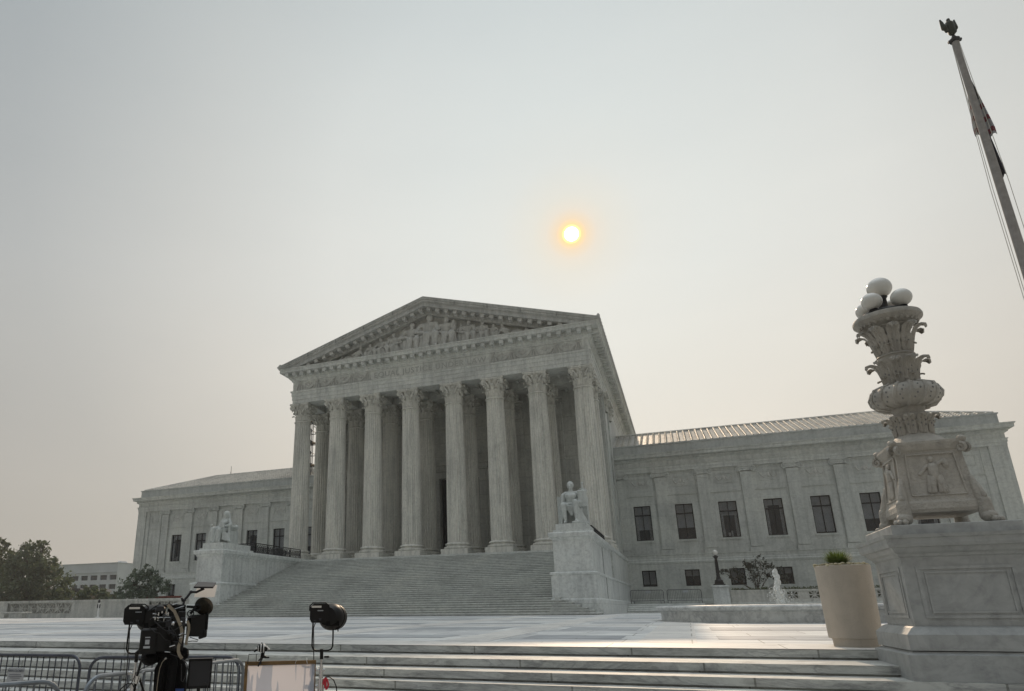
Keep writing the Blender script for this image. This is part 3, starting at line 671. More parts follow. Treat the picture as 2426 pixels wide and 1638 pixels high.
for s in(-1,1):
    WG=CH
    wins=[(s*(W0+PW*i),i) for i in range(7)]
    up=[(xc-.78,xc+.78,6.55,9.88) for xc,i in wins]; lo=[(xc-.64,xc+.64,2.28,3.76) for xc,i in wins]
    xa,xb=sorted((s*14.6,s*46.2))
    b=MB(); b.wall(xa,xb,5.2,13.3,YW+.14,up,.5)
    # recessed panels: shallow frames round each bay and the carved panel above each window
    obj('wing_wall',b,M_wall,CH)
    b=MB(); b.wall(xa-(.08 if s<0 else 0),xb+(.08 if s>0 else 0),0,4.2,YW-.05,lo,.55)
    b.box(s*46.28,s*46.2,YW-.05,60,0,4.2); obj('basement_wall',b,M_wall,CH)
    b=MB(); b.box(s*46.0,s*46.2,YW+.141,60,4.2,13.3); b.box(s*14.7,s*46.0,YW+.9,59,0,12); obj('end_wall',b,M_wall,CH)
    # inner back plane to close windows (blinds, curtains)
    for xc,i in wins:
        w_=build_window(xc,6.55,9.88,1.56,i,CH)
        b=MB(); y=YW+.52
        if s>0: k=[0,1,2,3,4,1,0][i]
        else: k=[3,1,0,3,4,0,3][i]
        if k in(0,3,2):
            for q in(-1,1): 
                for t in range(4): b.box(xc+q*(.74-.07*t),xc+q*(.69-.07*t),y-.02*(t%2),y+.02,6.6,9.85)
            obj('curtain',b,M_curt,w_)
        zb={0:7.6,1:7.65,2:8.6,3:9.3,4:6.7}[k]
        b=MB(); b.box(xc-.76,xc+.76,y+.05,y+.07,zb,9.86); obj('blind',b,M_blind,w_)
        if s>0 and i==2 or s<0 and i==6:
            b=MB(); b.box(xc-.22,xc-.02,y-.05,y,6.7,7.0); b.box(xc+.0,xc+.16,y-.08,y-.03,6.6,7.15); obj('papers',b,M_white,w_)
        w_=build_window(xc,2.28,3.76,1.28,i,CH)
        b=MB(); b.box(xc-.6,xc+.6,y+.05,y+.07,3.2 if i%2 else 2.5,3.74); obj('blind',b,M_blind,w_)
    # dark room behind
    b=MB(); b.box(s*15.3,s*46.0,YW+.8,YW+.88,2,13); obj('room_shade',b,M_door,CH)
    # pilasters
    pil=[W0+PW*(i+.5)+.05 for i in range(-1,7)]
    for i,xp in enumerate(pil):
        x=s*xp
        if i==0: x=s*15.0
        b=MB(); b.box(x-.5,x+.5,YW,YW+.14,5.66,12.25)
        b.box(x-.62,x+.62,YW-.10,YW+.14,5.2,5.42); b.box(x-.57,x+.57,YW-.05,YW+.14,5.422,5.6); 
        p=obj('pilaster',b,M_wall,CH)
        b=MB(); b.box(x-.5,x+.5,YW-.03,YW+.14,12.252,12.52); b.box(x-.66,x+.66,YW-.12,YW+.14,12.98,13.1); b.box(x-.55,x+.55,YW-.06,YW+.14,12.62,12.97)
        for q in(-1,1):
            b.tube(spiral((x+q*.60,YW-.16,12.74),Vector((q,0,0)),Vector((0,0,1)),.25,1.7,16),.06,5,r1=.035); b.lathe([(.19,0),(.19,.12)],(0,0,0),12) if 0 else None
            b.ell((x+q*.60,YW-.04,12.74),.2,.12,.2,12,6)
        for t in range(4): b.ell((x-.24+.16*t,YW-.07,12.82),.06,.05,.08,8,5)
        obj('ionic_capital',b,M_wtrim,p)
    b=MB(); b.box(s*44.9,s*46.22,YW,YW+.14,5.2,13.2); obj('corner_pilaster',b,M_wall,CH)
    # bay frames and carved panels
    b=MB(); b2=MB()
    for i in range(8):
        xc=s*(W0+PW*i) if i<7 else s*43.35
        hw=1.38 if i<7 else 1.0
        b.box(xc-hw,xc+hw,YW+.06,YW+.14,10.78,10.86)                      # sill line of upper panel
        b.box(xc-hw,xc-hw+.06,YW+.08,YW+.14,5.3,12.9); b.box(xc+hw-.06,xc+hw,YW+.08,YW+.14,5.3,12.9)
        b.box(xc-hw+.062,xc+hw-.062,YW+.08,YW+.14,12.85,12.9)
        ph=.78 if i<7 else .55
        for (a0,a1,c0,c1) in ((-ph,ph,12.46,12.52),(-ph,ph,11.6,11.66),(-ph,-ph+.06,11.662,12.458),(ph-.06,ph,11.662,12.458)): b.box(xc+a0,xc+a1,YW+.09,YW+.14,c0,c1)
        if i<7:
            b2=MB(); b2.ell((xc,YW+.12,12.1),.16,.07,.2,10,6)
            for q in(-1,1):
                b2.tube([(xc+q*(.14+.5*t),YW+.1,12.25-.38*math.sin(PI*t*.95)) for t in [k/8 for k in range(9)]],.05,5); b2.ell((xc+q*.66,YW+.11,12.22),.09,.06,.09,8,5)
            obj('carved_panel',b2,M_relief,CH,True)
    for i in range(7):       # sills
        xc=s*(W0+PW*i); b.box(xc-.9,xc+.9,YW+.05,YW+.14,6.38,6.54)
    obj('bay_moulding',b,M_wall,CH)
    # entablature and cornice
    P=[(14.62,YW),(46.2,YW),(46.2,60)] if s>0 else [(-46.2,60),(-46.2,YW),(-14.62,YW)]
    b=MB(); b.sweep(P,[(-.2,13.1),(.04,13.1),(.04,13.36),(.09,13.37),(.09,13.6),(.15,13.63),(.16,13.70),(.02,13.72),(.02,14.12),(.10,14.16),(.14,14.22),(.24,14.24),(.24,14.44),(.58,14.5),(.60,14.54),(.60,14.74),(.68,14.80),(.72,14.9),(.0,14.98),(-.2,14.98)])
    cn=obj('cornice',b,M_wtrim,CH)
    b=MB()
    for k in range(196): x=s*(14.9+.16*k); b.box(x-.045,x+.045,YW-.30,YW-.24,14.26,14.42)
    obj('dentil',b,M_wtrim,cn)
    b=MB(); b.sweep(P,[(-.6,14.985),(-.02,14.985),(-.02,15.05),(-.08,15.08),(-.08,15.80),(-.0,15.84),(-.0,15.94),(-.6,15.96)]); obj('parapet',b,M_parap,CH)
    # belts
    b=MB(); b.sweep([(q[0]+(0.0),q[1]) for q in P],[(-.2,4.2),(.05,4.2),(.05,4.28),(.09,4.32),(.14,4.46),(.14,4.52),(.08,4.60),(.08,4.72),(.04,4.78),(.04,5.1),(.10,5.13),(.10,5.2),(-.2,5.2)]); obj('belt_course',b,M_wtrim,CH)
    b=MB(); b.sweep(P,[(.0,0),(.22,0),(.22,.9),(.16,1.1),(.12,1.14),(.0,1.14)]); obj('base_course',b,M_wtrim,CH)
    # tiled hipped roof
    EY,RY,EZ,RZ=13.35,20.0,15.96,18.66; XE,XR=46.0,39.6
    b=MB(); 
    x0=14.6*s
    vs=[(x0,EY,EZ),(s*XE,EY,EZ),(s*XR,RY,RZ),(x0,RY,RZ),(s*XE,60,EZ),(s*XR,60,RZ),(s*(2*XR-XE-6),60,EZ-.5),(x0,RY+8,EZ)]
    b.add(vs,[(0,1,2,3),(1,4,5,2),(3,2,7)]); b.add([(x0,RY,RZ),(s*XR,RY,RZ),(s*(XR-8),RY+8,EZ),(x0,RY+8,EZ)],[(0,1,2,3)])
    b.tube([(x0,RY,RZ+.06),(s*XR,RY,RZ+.06),(s*XE,EY,EZ+.06)],.13,6)
    rf=obj('wing_roof',b,M_tile,CH)
    b=MB(); rows=15; nx=int((XE-14.9)/.6)
    sl=Vector((0,RY-EY,RZ-EZ)); L_=sl.length; sd=sl.normalized(); up=Vector((0,-sd.z,sd.y))
    for i in range(nx+1):
        x=15.0+i*.6; tmax=1 if x<XR else (XE-x)/(XE-XR)
        if tmax<.03: continue
        for k in range(rows):
            t0,t1=k/rows,min((k+1)/rows,tmax)
            if t0>=tmax: break
            p0=Vector((s*x,EY,EZ))+sl*t0; p1=Vector((s*x,EY,EZ))+sl*t1
            pr=[]; 
            for j in range(5):
                a=PI*j/4; pr.append((math.cos(a),math.sin(a)))
            vs=[p0+Vector((.125*c_,0,0))+up*(.15*s_+.02) for c_,s_ in pr]+[p1+Vector((.10*c_,0,0))+up*(.115*s_+.005) for c_,s_ in pr]
            b.add(vs,[(j,j+1,6+j,5+j) for j in range(4)]+[(4,3,2,1,0)])
            # flat pan tile between ribs
            if k<rows:
                q0=p0+Vector((.11,0,0))+up*.035; q1=p0+Vector((.49,0,0))+up*.035; q2=p1+Vector((.49,0,0))+up*.01; q3=p1+Vector((.11,0,0))+up*.01
                if t1-t0>.9/rows: b.add([q0,q1,q2,q3,q0-up*.03,q1-up*.03],[(0,1,2,3),(4,5,1,0)])
    obj('roof_tile',b,M_tile,rf)
b=MB(); b.tube([(-37.2,20,18.6),(-37.2,20,19.9)],.03,5); b.tube([(-37.3,20,18.9),(-37.2,20,19.3)],.02,4); tag(obj('roof_antenna',b,M_iron),'thin dark aerial rod on the ridge of the left wing roof','antenna')
# ================================================================== marble statues on the cheek blocks
def seated_right():
    o=V3(13.68,-11.55,5.5); b=MB(); P=lambda x,z,y=0:V3(o.x+x,o.y+y,o.z+z)
    b.box(o.x-.62,o.x+.62,o.y-.1,o.y+.95,o.z,o.z+1.15); b.box(o.x-.98,o.x-.70,o.y+.3,o.y+.95,o.z+.0,o.z+1.95); b.box(o.x+.66,o.x+.95,o.y+.3,o.y+.95,o.z,o.z+1.9); b.box(o.x-.72,o.x+.72,o.y+.55,o.y+.95,o.z,o.z+1.8)
    b.capsule(P(0,1.2,.1),P(0,1.85,.05),.33,.36); b.capsule(P(-.34,2.02,.05),P(.34,2.02,.05),.19,.19); b.capsule(P(-.16,1.85,-.16),P(.16,1.85,-.16),.2,.2)
    b.capsule(P(0,2.1,.03),P(0,2.36,.0),.14,.13); b.ell(P(.0,2.58,-.04),.185,.215,.26,16,12); b.ell(P(.0,2.66,.02),.21,.23,.21,16,10)
    b.capsule(P(-.14,2.62,-.2),P(.14,2.62,-.2),.035,.035); b.capsule(P(0,2.58,-.24),P(0,2.48,-.275),.03,.042); b.capsule(P(-.05,2.41,-.22),P(.05,2.41,-.22),.025,.025); b.ell(P(0,2.36,-.17),.08,.07,.07)
    for s in(-1,1): b.ell(P(s*.2,2.55,0),.03,.05,.07)
    # arms: right forearm across the lap, left holding the tablet
    b.capsule(P(-.5,1.97,.05),P(-.56,1.40,-.08),.155,.125); b.capsule(P(-.56,1.38,-.1),P(-.02,1.32,-.46),.12,.085); b.capsule(P(-.02,1.32,-.46),P(.12,1.33,-.52),.085,.07)
    b.capsule(P(.5,1.95,.05),P(.72,1.42,-.2),.15,.12); b.capsule(P(.72,1.42,-.22),P(.30,1.40,-.52),.115,.08)
    # tablet
    for q,t in(((.48,1.12),(1.02,2.12)),): b.box(o.x+q[0],o.x+t[0],o.y-.34,o.y-.20,o.z+q[1],o.z+t[1])
    b.capsule(P(.5,2.12,-.27),P(1.0,2.12,-.27),.09,.09); b.tube([P(.78,2.1,-.1),P(.78,2.62,-.05)],.05); b.ell(P(.78,2.68,-.05),.08,.08,.1); b.capsule(P(.6,2.3,-.05),P(.98,2.26,-.05),.045,.045)
    # legs
    b.capsule(P(-.24,1.12,.05),P(-.42,1.18,-.85),.24,.20); b.capsule(P(-.42,1.14,-.87),P(-.34,.28,-.80),.19,.105); b.capsule(P(-.34,.12,-.78),P(-.36,.09,-1.05),.11,.085)
    b.capsule(P(.24,1.14,.05),P(.34,1.36,-.80),.24,.20); b.capsule(P(.34,1.32,-.82),P(.36,.34,-.85),.19,.105); b.capsule(P(.36,.20,-.84),P(.37,.16,-1.12),.11,.09); b.box(o.x+.1,o.x+.62,o.y-1.2,o.y-.7,o.z,o.z+.13)
    rr=random.Random(5)
    for i in range(9):
        x=.45+.06*i; b.capsule(P(.30+.035*i,1.30-.05*i,-.6+.08*i),P(x,.06,-.75+.1*i),.05,.075)
    for i in range(6): b.capsule(P(-.42-.03*i,1.1,-.55+.12*i),P(-.62-.02*i,.08,-.6+.14*i),.06,.08)
    for i in range(6): b.capsule(P(-.18+.08*i,1.15,-.62),P(-.14+.075*i,.5+.3*abs(i-2.5)/2.5,-.58),.07,.05)
    b.capsule(P(-.25,1.0,-.5),P(.25,1.0,-.5),.16,.16)
    return b
o=obj('statue',remesh(seated_right(),.03,2),M_statue,None,'all'); tag(o,'marble statue of a seated bare-chested man with a tablet on the right cheek block','statue')
def seated_left():
    o=V3(-13.62,-11.5,5.5); b=MB(); P=lambda x,z,y=0:V3(o.x+x,o.y+y,o.z+z); rr=random.Random(8)
    b.box(o.x-.62,o.x+.66,o.y-.15,o.y+.95,o.z,o.z+1.0); b.box(o.x-.62,o.x+.62,o.y+.62,o.y+.92,o.z+.9,o.z+1.55)
    b.capsule(P(.66,1.32,-.25),P(.66,1.36,.8),.10,.10); b.capsule(P(.68,.1,-.25),P(.66,1.25,-.25),.11,.09); b.ell(P(.66,1.42,-.3),.13,.14,.13); b.capsule(P(-.68,.1,-.1),P(-.66,1.2,-.1),.10,.09)
    b.capsule(P(.05,1.15,.1),P(.1,1.72,.05),.31,.28); b.capsule(P(-.18,1.86,.05),P(.38,1.84,.05),.16,.15); b.capsule(P(.1,1.95,.0),P(.12,2.15,-.03),.115,.105)
    b.capsule(P(-.08,1.68,-.2),P(-.06,1.66,-.22),.13,.12); b.capsule(P(.26,1.68,-.2),P(.25,1.66,-.22),.13,.12)
    b.ell(P(.12,2.36,-.07),.165,.2,.235,16,12); b.ell(P(.15,2.42,.05),.2,.21,.2,14,10); b.capsule(P(.28,2.34,.05),P(.40,1.86,.12),.13,.11); b.capsule(P(-.04,2.32,.06),P(-.12,1.95,.1),.08,.10)
    b.capsule(P(.08,2.36,-.26),P(.07,2.28,-.29),.028,.038); b.capsule(P(.02,2.2,-.2),P(.13,2.2,-.2),.02,.02)
    b.capsule(P(-.2,1.82,0),P(-.42,1.38,-.12),.13,.105); b.capsule(P(-.42,1.36,-.14),P(-.62,1.22,-.5),.10,.07); b.capsule(P(.42,1.8,.05),P(.66,1.45,-.08),.13,.105); b.capsule(P(.66,1.43,-.1),P(.42,1.34,-.52),.10,.07)
    b.box(o.x+.12,o.x+.52,o.y-.78,o.y-.66,o.z+1.18,o.z+1.62)
    b.capsule(P(-.1,1.05,.05),P(-.46,1.12,-.78),.25,.19); b.capsule(P(-.46,1.08,-.8),P(-.44,.2,-.8),.17,.13); b.capsule(P(.22,1.02,.05),P(.16,.98,-.85),.24,.19); b.capsule(P(.16,.95,-.86),P(.08,.15,-.95),.16,.11)
    for i in range(10): x0=-.62+.095*i; b.capsule(P(x0,1.05-.02*abs(i-5),-.72),P(x0*1.15-.04+rr.uniform(-.02,.02),.05,-.80-.10*(i%2)),.045,.075)
    for i in range(6): b.capsule(P(.28+.07*i,.98-.05*i,-.6+.06*i),P(.30+.11*i,.3-.03*i,-.62+.06*i),.045,.06)
    for i in range(5): b.capsule(P(-.2+.1*i,1.75-.05*abs(i-2),-.26),P(-.3+.13*i,1.1,-.42),.035,.05)
    b.capsule(P(-.98,1.25,-.35),P(-.96,.1,-.4),.11,.15); b.ell(P(-.96,1.45,-.38),.10,.10,.13); b.capsule(P(-1.05,1.18,-.4),P(-.82,.95,-.6),.05,.045); b.capsule(P(-.9,1.2,-.4),P(-.66,1.22,-.5),.045,.04)
    for i in range(4): b.capsule(P(-1.08+.07*i,.95,-.48),P(-1.14+.1*i,.06,-.5),.035,.05)
    return b
o=obj('statue',remesh(seated_left(),.03,2),M_statue,None,'all'); tag(o,'marble statue of a seated woman in long robes on the left cheek block','statue')
# ================================================================== wrought iron railings on the cheek blocks
def iron_rail(s,label):
    t=thing('iron_railing',label,'railing',(s*13.6,-8.4,4.965),0,'black iron railings on the cheek blocks')
    path=[(s*14.45,.8),(s*14.45,-8.4),(s*12.72,-8.4),(s*12.72,-1.3)]; z0=4.97; zt=5.78; fr=MB(); pan=MB()
    for a,c in zip(path[:-1],path[1:]):
        a=V3(a[0],a[1],0); c=V3(c[0],c[1],0); L_=(c-a).length; d=(c-a).normalized(); nn=V3(-d.y,d.x,0)
        for z,h in ((zt,.06),(zt-.16,.03),(z0+.07,.04)): fr.obox((a+c)/2+V3(0,0,z),d,nn,V3(0,0,1),L_+.05,.05,h)
        k=max(1,int(round(L_/1.75)))
        for i in range(k+1): fr.obox(a+d*(L_*i/k)+V3(0,0,(z0+zt)/2),d,nn,V3(0,0,1),.07,.07,zt-z0)
        m=int(L_/.27)
        for i in range(m):
            x0=L_*i/m; x1=L_*(i+1)/m; xm=(x0+x1)/2; zc=(z0+.09+zt-.18)/2; hh=(zt-.18-z0-.09)/2
            pan.tube([a+d*x0+V3(0,0,z0+.09),a+d*xm+V3(0,0,zc),a+d*x1+V3(0,0,zt-.18)],.016,4); pan.tube([a+d*x1+V3(0,0,z0+.09),a+d*x0+V3(0,0,zt-.18)],.016,4)
            pan.tube([a+d*(xm+.09*math.cos(q))+V3(0,0,zc+.12*math.sin(q)) for q in [2*PI*j/8 for j in range(8)]],.016,4,closed=True)
            pan.tube([a+d*(xm+.06*math.cos(q))+V3(0,0,zt-.08+.06*math.sin(q)) for q in [2*PI*j/7 for j in range(7)]],.013,4,closed=True); pan.tube([a+d*x0+V3(0,0,z0+.09),a+d*x0+V3(0,0,zt-.18)],.012,4)
    obj('rail_frame',fr,M_iron,t); obj('scroll_panel',pan,M_iron,t)
iron_rail(-1,'ornate black iron railing on the left cheek block behind the seated woman'); iron_rail(1,'ornate black iron railing on the right cheek block behind the seated man')
# ================================================================== terrace, steps and balustrade right of the stairs
mb=MB(); P=[(3.6,-.02)]
for k in range(5): P+=[(3.6+.36*k,.145*k+.11),(3.6+.36*k-.03,.145*k+.115),(3.6+.36*k-.03,.145*(k+1))]
P+=[(12.8,.725),(12.8,-.02)]
mb.prism(P,15.32,21.2,'YZ'); struct('terrace_steps',mb,M_stair)
mb=MB(); mb.box(21.202,48,5.05,12.8,0,.72); mb.box(-48,-15.32,5.0,12.8,-.2,.70); struct('terrace',mb,M_stair)
def balustrade(name,label,x0,x1,y,z0,z1,solid,pitch=1.62,back=False):
    t=thing(name,label,'balustrade',(x0,y,z0),0); b=MB(); h=z1-z0
    b.box(x0,x1,y-.02,y+.5,z0,z0+.22*h); b.box(x0-.03,x1+.03,y-.06,y+.54,z1-.13*h,z1)
    segs=[];x=x0
    for a,c in solid: b.box(a,c,y,y+.46,z0+.22*h+.001,z1-.13*h-.001)
    obj('rail_stone',b,M_bal,t)
    b=MB(); zb=z0+.22*h; zt=z1-.13*h; free=[]; cur=x0
    for a,c in sorted(solid):
        if a-cur>.5: free.append((cur,a))
        cur=max(cur,c)
    if x1-cur>.5: free.append((cur,x1))
    for a,c in free:
        n=max(1,int(round((c-a)/pitch))); pw=(c-a)/n
        for i in range(n):
            xa=a+pw*i; xb=xa+pw; xm=(xa+xb)/2; zc=(zb+zt)/2; hw=(zt-zb)/2; bw=min(pw/2,hw*1.15)
            b.box(xa,xm-bw,y+.1,y+.36,zb,zt); b.box(xm+bw,xb,y+.1,y+.36,zb,zt)
            b.box(xm-bw+.001,xm+bw-.001,y+.1,y+.36,zt-.07,zt); b.box(xm-bw+.001,xm+bw-.001,y+.1,y+.36,zb,zb+.07)
            c3=V3(xm,y+.23,zc)
            for k in range(4):
                an=PI/4*k; d=V3(math.cos(an),0,math.sin(an)); nn=V3(-math.sin(an),0,math.cos(an)); Lk=2*(bw if k==0 else (hw if k==2 else math.hypot(bw,hw)*.97)); b.obox(c3,d,V3(0,1,0),nn,Lk,.20-.01*k,.085)
            b.ell(c3,.13,.13,.13,10,6)
        if back: b.box(a,c,y+.24,y+.30,zb,zt)
        obj('pierced_panel',b,M_bal,t); b=MB()
    return t
balustrade('stone_balustrade','pierced white marble balustrade with wheel pattern right of the small iron lamp',23.2,46,5.06,.721,1.66,[(23.2,26.83),(34.3,35.2),(40.2,41),(45.3,46)],1.49)
balustrade('stone_balustrade','long low marble balustrade with star cut-outs along the left side of the plaza',-62,-15.6,-12,0.0,1.44,[(-62,-60),(-55,-53),(-46,-36.2+3.0*0),(-29.6,-19.6),(-17.2,-15.6)][:2]+[(-45,-36.0+1.35-1.2),(-28.3,-20.0),(-17.2,-15.6)],1.05,back=True)
# bench in front of the left balustrade
def bench(x,y,label):
    t=thing('stone_bench',label,'bench',(x,y,.0),0,'marble benches in front of the left balustrade')
    b=MB(); b.bbox(x-2.9,x+2.9,y-.25,y+.3,.40,.52,.03); obj('seat',b,M_bal,t)
    for dx in(-2.1,0,2.1): b=MB(); b.bbox(x+dx-.34,x+dx+.34,y-.2,y+.25,0.02,.398,.02); obj('support',b,M_bal,t)
bench(-33.6,-14.0,'low marble bench on three blocks in front of the left balustrade, nearest the white post')
bench(-41.6,-14.0,'low marble bench cut by the left edge of the photo')
t=thing('queue_post','thin white post with dark round head in front of the left balustrade','post',(-24.6,-12.6,.02))
b=MB(); b.tube([(-24.6,-12.6,.02),(-24.6,-12.6,1.25)],.06,8); b.lathe([(.2,0),(.2,.03),(.05,.07)],(-24.6,-12.6,.02),12); obj('post',b,M_white,t,True)
b=MB(); b.ell((-24.6,-12.64,1.28),.12,.08,.14); b.box(-24.75,-24.68,-12.66,-12.6,.75,1.05); b.box(-24.52,-24.45,-12.66,-12.6,.75,1.05); obj('head',b,M_darkpanel,t,True)
rr=random.Random(31); b=MB()
for k in range(5200):
    q=V3(rr.uniform(23.4,45.5),rr.uniform(5.75,6.7),rr.uniform(.75,1.86)); a=V3(rr.gauss(0,1),rr.gauss(0,1),rr.gauss(0,1)).normalized(); e=a.cross(V3(rr.gauss(0,1),rr.gauss(0,1),rr.gauss(0,1))).normalized(); s_=rr.uniform(.06,.12)
    b.add([q-a*s_,q-e*s_*.6,q+a*s_,q+e*s_*.6],[(0,1,2,3)])
b.box(23.5,45.4,5.95,6.6,.73,1.74)
tag(obj('hedge',b,M_leaf1),'low dark clipped hedge behind the right pierced balustrade','hedge')
# lamp pedestal and small iron lamp post on the terrace
ped_=thing('lamp_pedestal','square marble block under the small iron lamp post right of the stairs','pedestal',(22.45,4.3,0))
b=MB(); b.box(21.88,23.05,3.75,4.9,0,1.86); b.sweep([(21.88,3.75),(23.05,3.75),(23.05,4.9),(21.88,4.9)],[(-.3,1.862),(.07,1.87),(.09,1.95),(.06,2.02),(-.3,2.03)],closed=True); b.sweep([(21.88,3.75),(23.05,3.75),(23.05,4.9),(21.88,4.9)],[(0,0),(.1,.0),(.1,.5),(.05,.58),(0,.6)],closed=True)
b.box(21.95,22.95,3.8,4.85,1.9,2.04); obj('block',b,M_ped,ped_)
t=thing('lamp_post','small dark iron lamp post with one white globe on the marble block','street lamp',(22.45,4.3,2.04))
b=MB(); b.box(22.02,22.88,3.9,4.7,2.04,2.14); b.box(22.12,22.78,4.0,4.6,2.142,2.26); b.lathe([(.30,.22),(.31,.3),(.22,.42),(.17,.5),(.19,.55),(.15,.62),(.13,.75),(.16,.8),(.12,.86),(.115,1.2),(.10,1.9),(.13,1.94),(.1,2.0),(.12,2.12),(.21,2.2),(.22,2.24),(.1,2.28),(.09,2.34)],(22.45,4.3,2.04),16)
for i in range(8): a=2*PI*i/8; b.tube([(22.45+.12*math.cos(a),4.3+.12*math.sin(a),2.95),(22.45+.105*math.cos(a),4.3+.105*math.sin(a),3.9)],.018,4); b.ell((22.45+.24*math.cos(a),4.3+.24*math.sin(a),2.36),.07,.07,.09,6,4)
obj('post',b,M_iron,t,True)
b=MB(); b.ell((22.45,4.3,4.58),.20,.20,.22,16,12); obj('globe',b,M_globe,t,'all')
# ================================================================== crowd barricades
def barricade(label,p0,L_,h,rz,m,pitch=.10,rr=.019,group=None,feet=True,z=None):
    t=thing('crowd_barricade',label,'barricade',p0,rz,group); c=.14; b=MB()
    arc=lambda cx,cz,a0,a1:[(cx+c*math.cos(a0+(a1-a0)*k/5),0,cz+c*math.sin(a0+(a1-a0)*k/5)) for k in range(6)]
    pts=[(0,0,.0)]+arc(c,h-c,PI,PI/2)+arc(L_-c,h-c,PI/2,0)+[(L_,0,.0)]
    b.tube(pts,rr,8); b.tube([(0,0,.2),(L_,0,.2)],rr*.8,6); b.tube([(0,0,h-.0-.0001*0-.0) if 0 else (0,0,.22),(L_,0,.22)],rr*.3,4)
    obj('tube_frame',b,m,t,True,local=True)
    b=MB(); n=int(L_/pitch)
    for i in range(1,n): x=L_*i/n; b.tube([(x,0,.2),(x,0,h-(0 if c<x<L_-c else c*.35))],rr*.42,5)
    obj('pickets',b,m,t,True,local=True)
    if feet:
        for x in(.25,L_-.25): b=MB(); b.tube([(x,-.3,.02),(x,-.1,.16),(x,.1,.16),(x,.3,.02)],rr*.8,6); obj('foot',b,m,t,True,local=True)
    return t
G1='grey barricades on the terrace steps beside the basement windows'
for i,(x,l) in enumerate(((15.55,'grey steel barricade beside the right cheek block, at the top of the side steps'),(18.45,'grey steel barricade left of the small iron lamp, at the top of the side steps'))):
    barricade(l,(x,5.2,.725),2.6,1.06,0,M_grayfence,.13,.03,G1)
    b=MB(); b.box(x+1.2,x+1.62,5.13,5.16,1.55,1.72); o=obj('barricade_sign',b,M_signw); tag(o,'small pale sign hung on the grey barricade '+('beside the cheek block' if i==0 else 'beside the iron lamp'),'sign')
GZ=-1.25
def fence(label,pa,pb,m,group,pitch=.085,up=0):
    d=V3(pb.x-pa.x,pb.y-pa.y,0); return barricade(label,(pa.x,pa.y,GZ),d.length,pa.z-GZ,math.atan2(d.y,d.x),m,pitch,.0165,group)
GF='steel crowd barricades in front of the plaza steps'
def GH(u,v,z):   # point on height z seen at pixel
    r=G(u,v,1)-CAM; return CAM+r*((z-CAM.z)/r.z)
zt=-.15
a=GH(-230,1549,zt); c=GH(193,1554,zt); c2=V3(a.x,a.y,zt)
fence('dark steel barricade at the left edge, with the closed-area sign on its pickets',a,c,M_galv,GF)
fa,fc=a,c
a=GH(216,1558,zt); c=GH(568,1557,zt); fence('dark steel barricade behind the television camera, next to the one with the sign',a,c,M_galv,GF)
a=GH(204,1606,zt+.0); c=GH(578,1562,zt); fence('bright steel barricade nearest the television camera, slanting away to the right',a,c,M_galv2,GF)
a=GH(-260,1645,zt); c=GH(147,1612,zt); fence('bright steel barricade cut off at the bottom left corner',a,c,M_galv2,GF)
# sign on the first barricade
d=(fc-fa); d.z=0; d.normalize(); nn=V3(d.y,-d.x,0); 
sc=fa+d*((GH(41,1553,zt)-fa).length); Ls=.245
t=thing('closed_sign','pale grey AREA CLOSED sign fixed to the left barricade','sign',(sc.x,sc.y,-.36),math.atan2(d.y,d.x))
b=MB(); b.bbox(-.12,.12,-.04,-.03,-.09,.075,.004); obj('sign_plate',b,M_signw,t,local=True)
me=textmesh('AREA CLOSED',.036,.001); o=obj('lettering',me,M_ink,t,local=True); o.location=(0,-.043,.03); o.rotation_euler=(PI/2,0,0)
b=MB()
for k,(w_,z) in enumerate(((.17,.0),(.19,-.018),(.15,-.036),(.08,-.06))): b.box(-w_/2,w_/2,-.0425,-.040,z-.003,z+.003)
obj('sign_line',b,M_ink,t,local=True)
# ================================================================== fountain
FX,FY,FR=22.87,-29.2,4.0; fz=plz(FY)-.0
t=thing('fountain','round marble fountain basin with a white water jet right of the stairs','fountain',(FX,FY,-.16))
b=MB(); b.lathe([(FR-.12,.0),(FR-.12,.06),(FR-.17,.08),(FR-.17,.36),(FR-.12,.40)],(FX,FY,-.17),96,cap=False); b.lathe([(FR-.55,.46),(FR-.55,.0)],(FX,FY,-.17),96,cap=False); obj('basin',b,M_fount,t,True)
b=MB(); b.lathe([(FR-.14,.385),(FR-.03,.40),(FR,.44),(FR,.50),(FR-.04,.545),(FR-.12,.56),(FR-.5,.565),(FR-.58,.54),(FR-.58,.42)],(FX,FY,-.17),96,cap=False); obj('rim',b,M_fount,t,True)
b=MB(); b.lathe([(FR-.56,0),(.01,0)],(FX,FY,.20),48,cap=False); obj('water_surface',b,M_pool,t)
rr=random.Random(11); b=MB()
for k in range(42):
    h=rr.random(); z=.2+1.32*h; r_=.03+.19*(1-h)**.7+rr.uniform(0,.06); a=rr.uniform(0,2*PI)
    b.ell((FX+r_*math.cos(a)*.6,FY+r_*math.sin(a)*.6,z),rr.uniform(.018,.05),rr.uniform(.018,.05),rr.uniform(.04,.11),7,5)
for k in range(420):
    a=rr.uniform(0,2*PI); r_=rr.uniform(.04,.46); z=.2+rr.random()**1.5*1.0*(1-.9*r_); s_=rr.uniform(.008,.022); b.ell((FX+r_*math.cos(a),FY+r_*math.sin(a),z),s_,s_,s_*1.5,5,4)
for k in range(16):
    a=2*PI*k/16+.3; hh=rr.uniform(.6,1.1); b.tube([(FX+(.05+.36*q*q)*math.cos(a),FY+(.05+.36*q*q)*math.sin(a),.35+hh*(q*1.5 if q<.4 else .6*1-.9*(q-.4)**1.3*1.1)) for q in [j/6 for j in range(7)]],.014,4,r1=.007)
b.capsule((FX,FY,.2),(FX,FY,1.42),.045,.055); b.ell((FX-.01,FY,1.45),.09,.09,.11); b.ell((FX+.05,FY,1.3),.08,.08,.12)
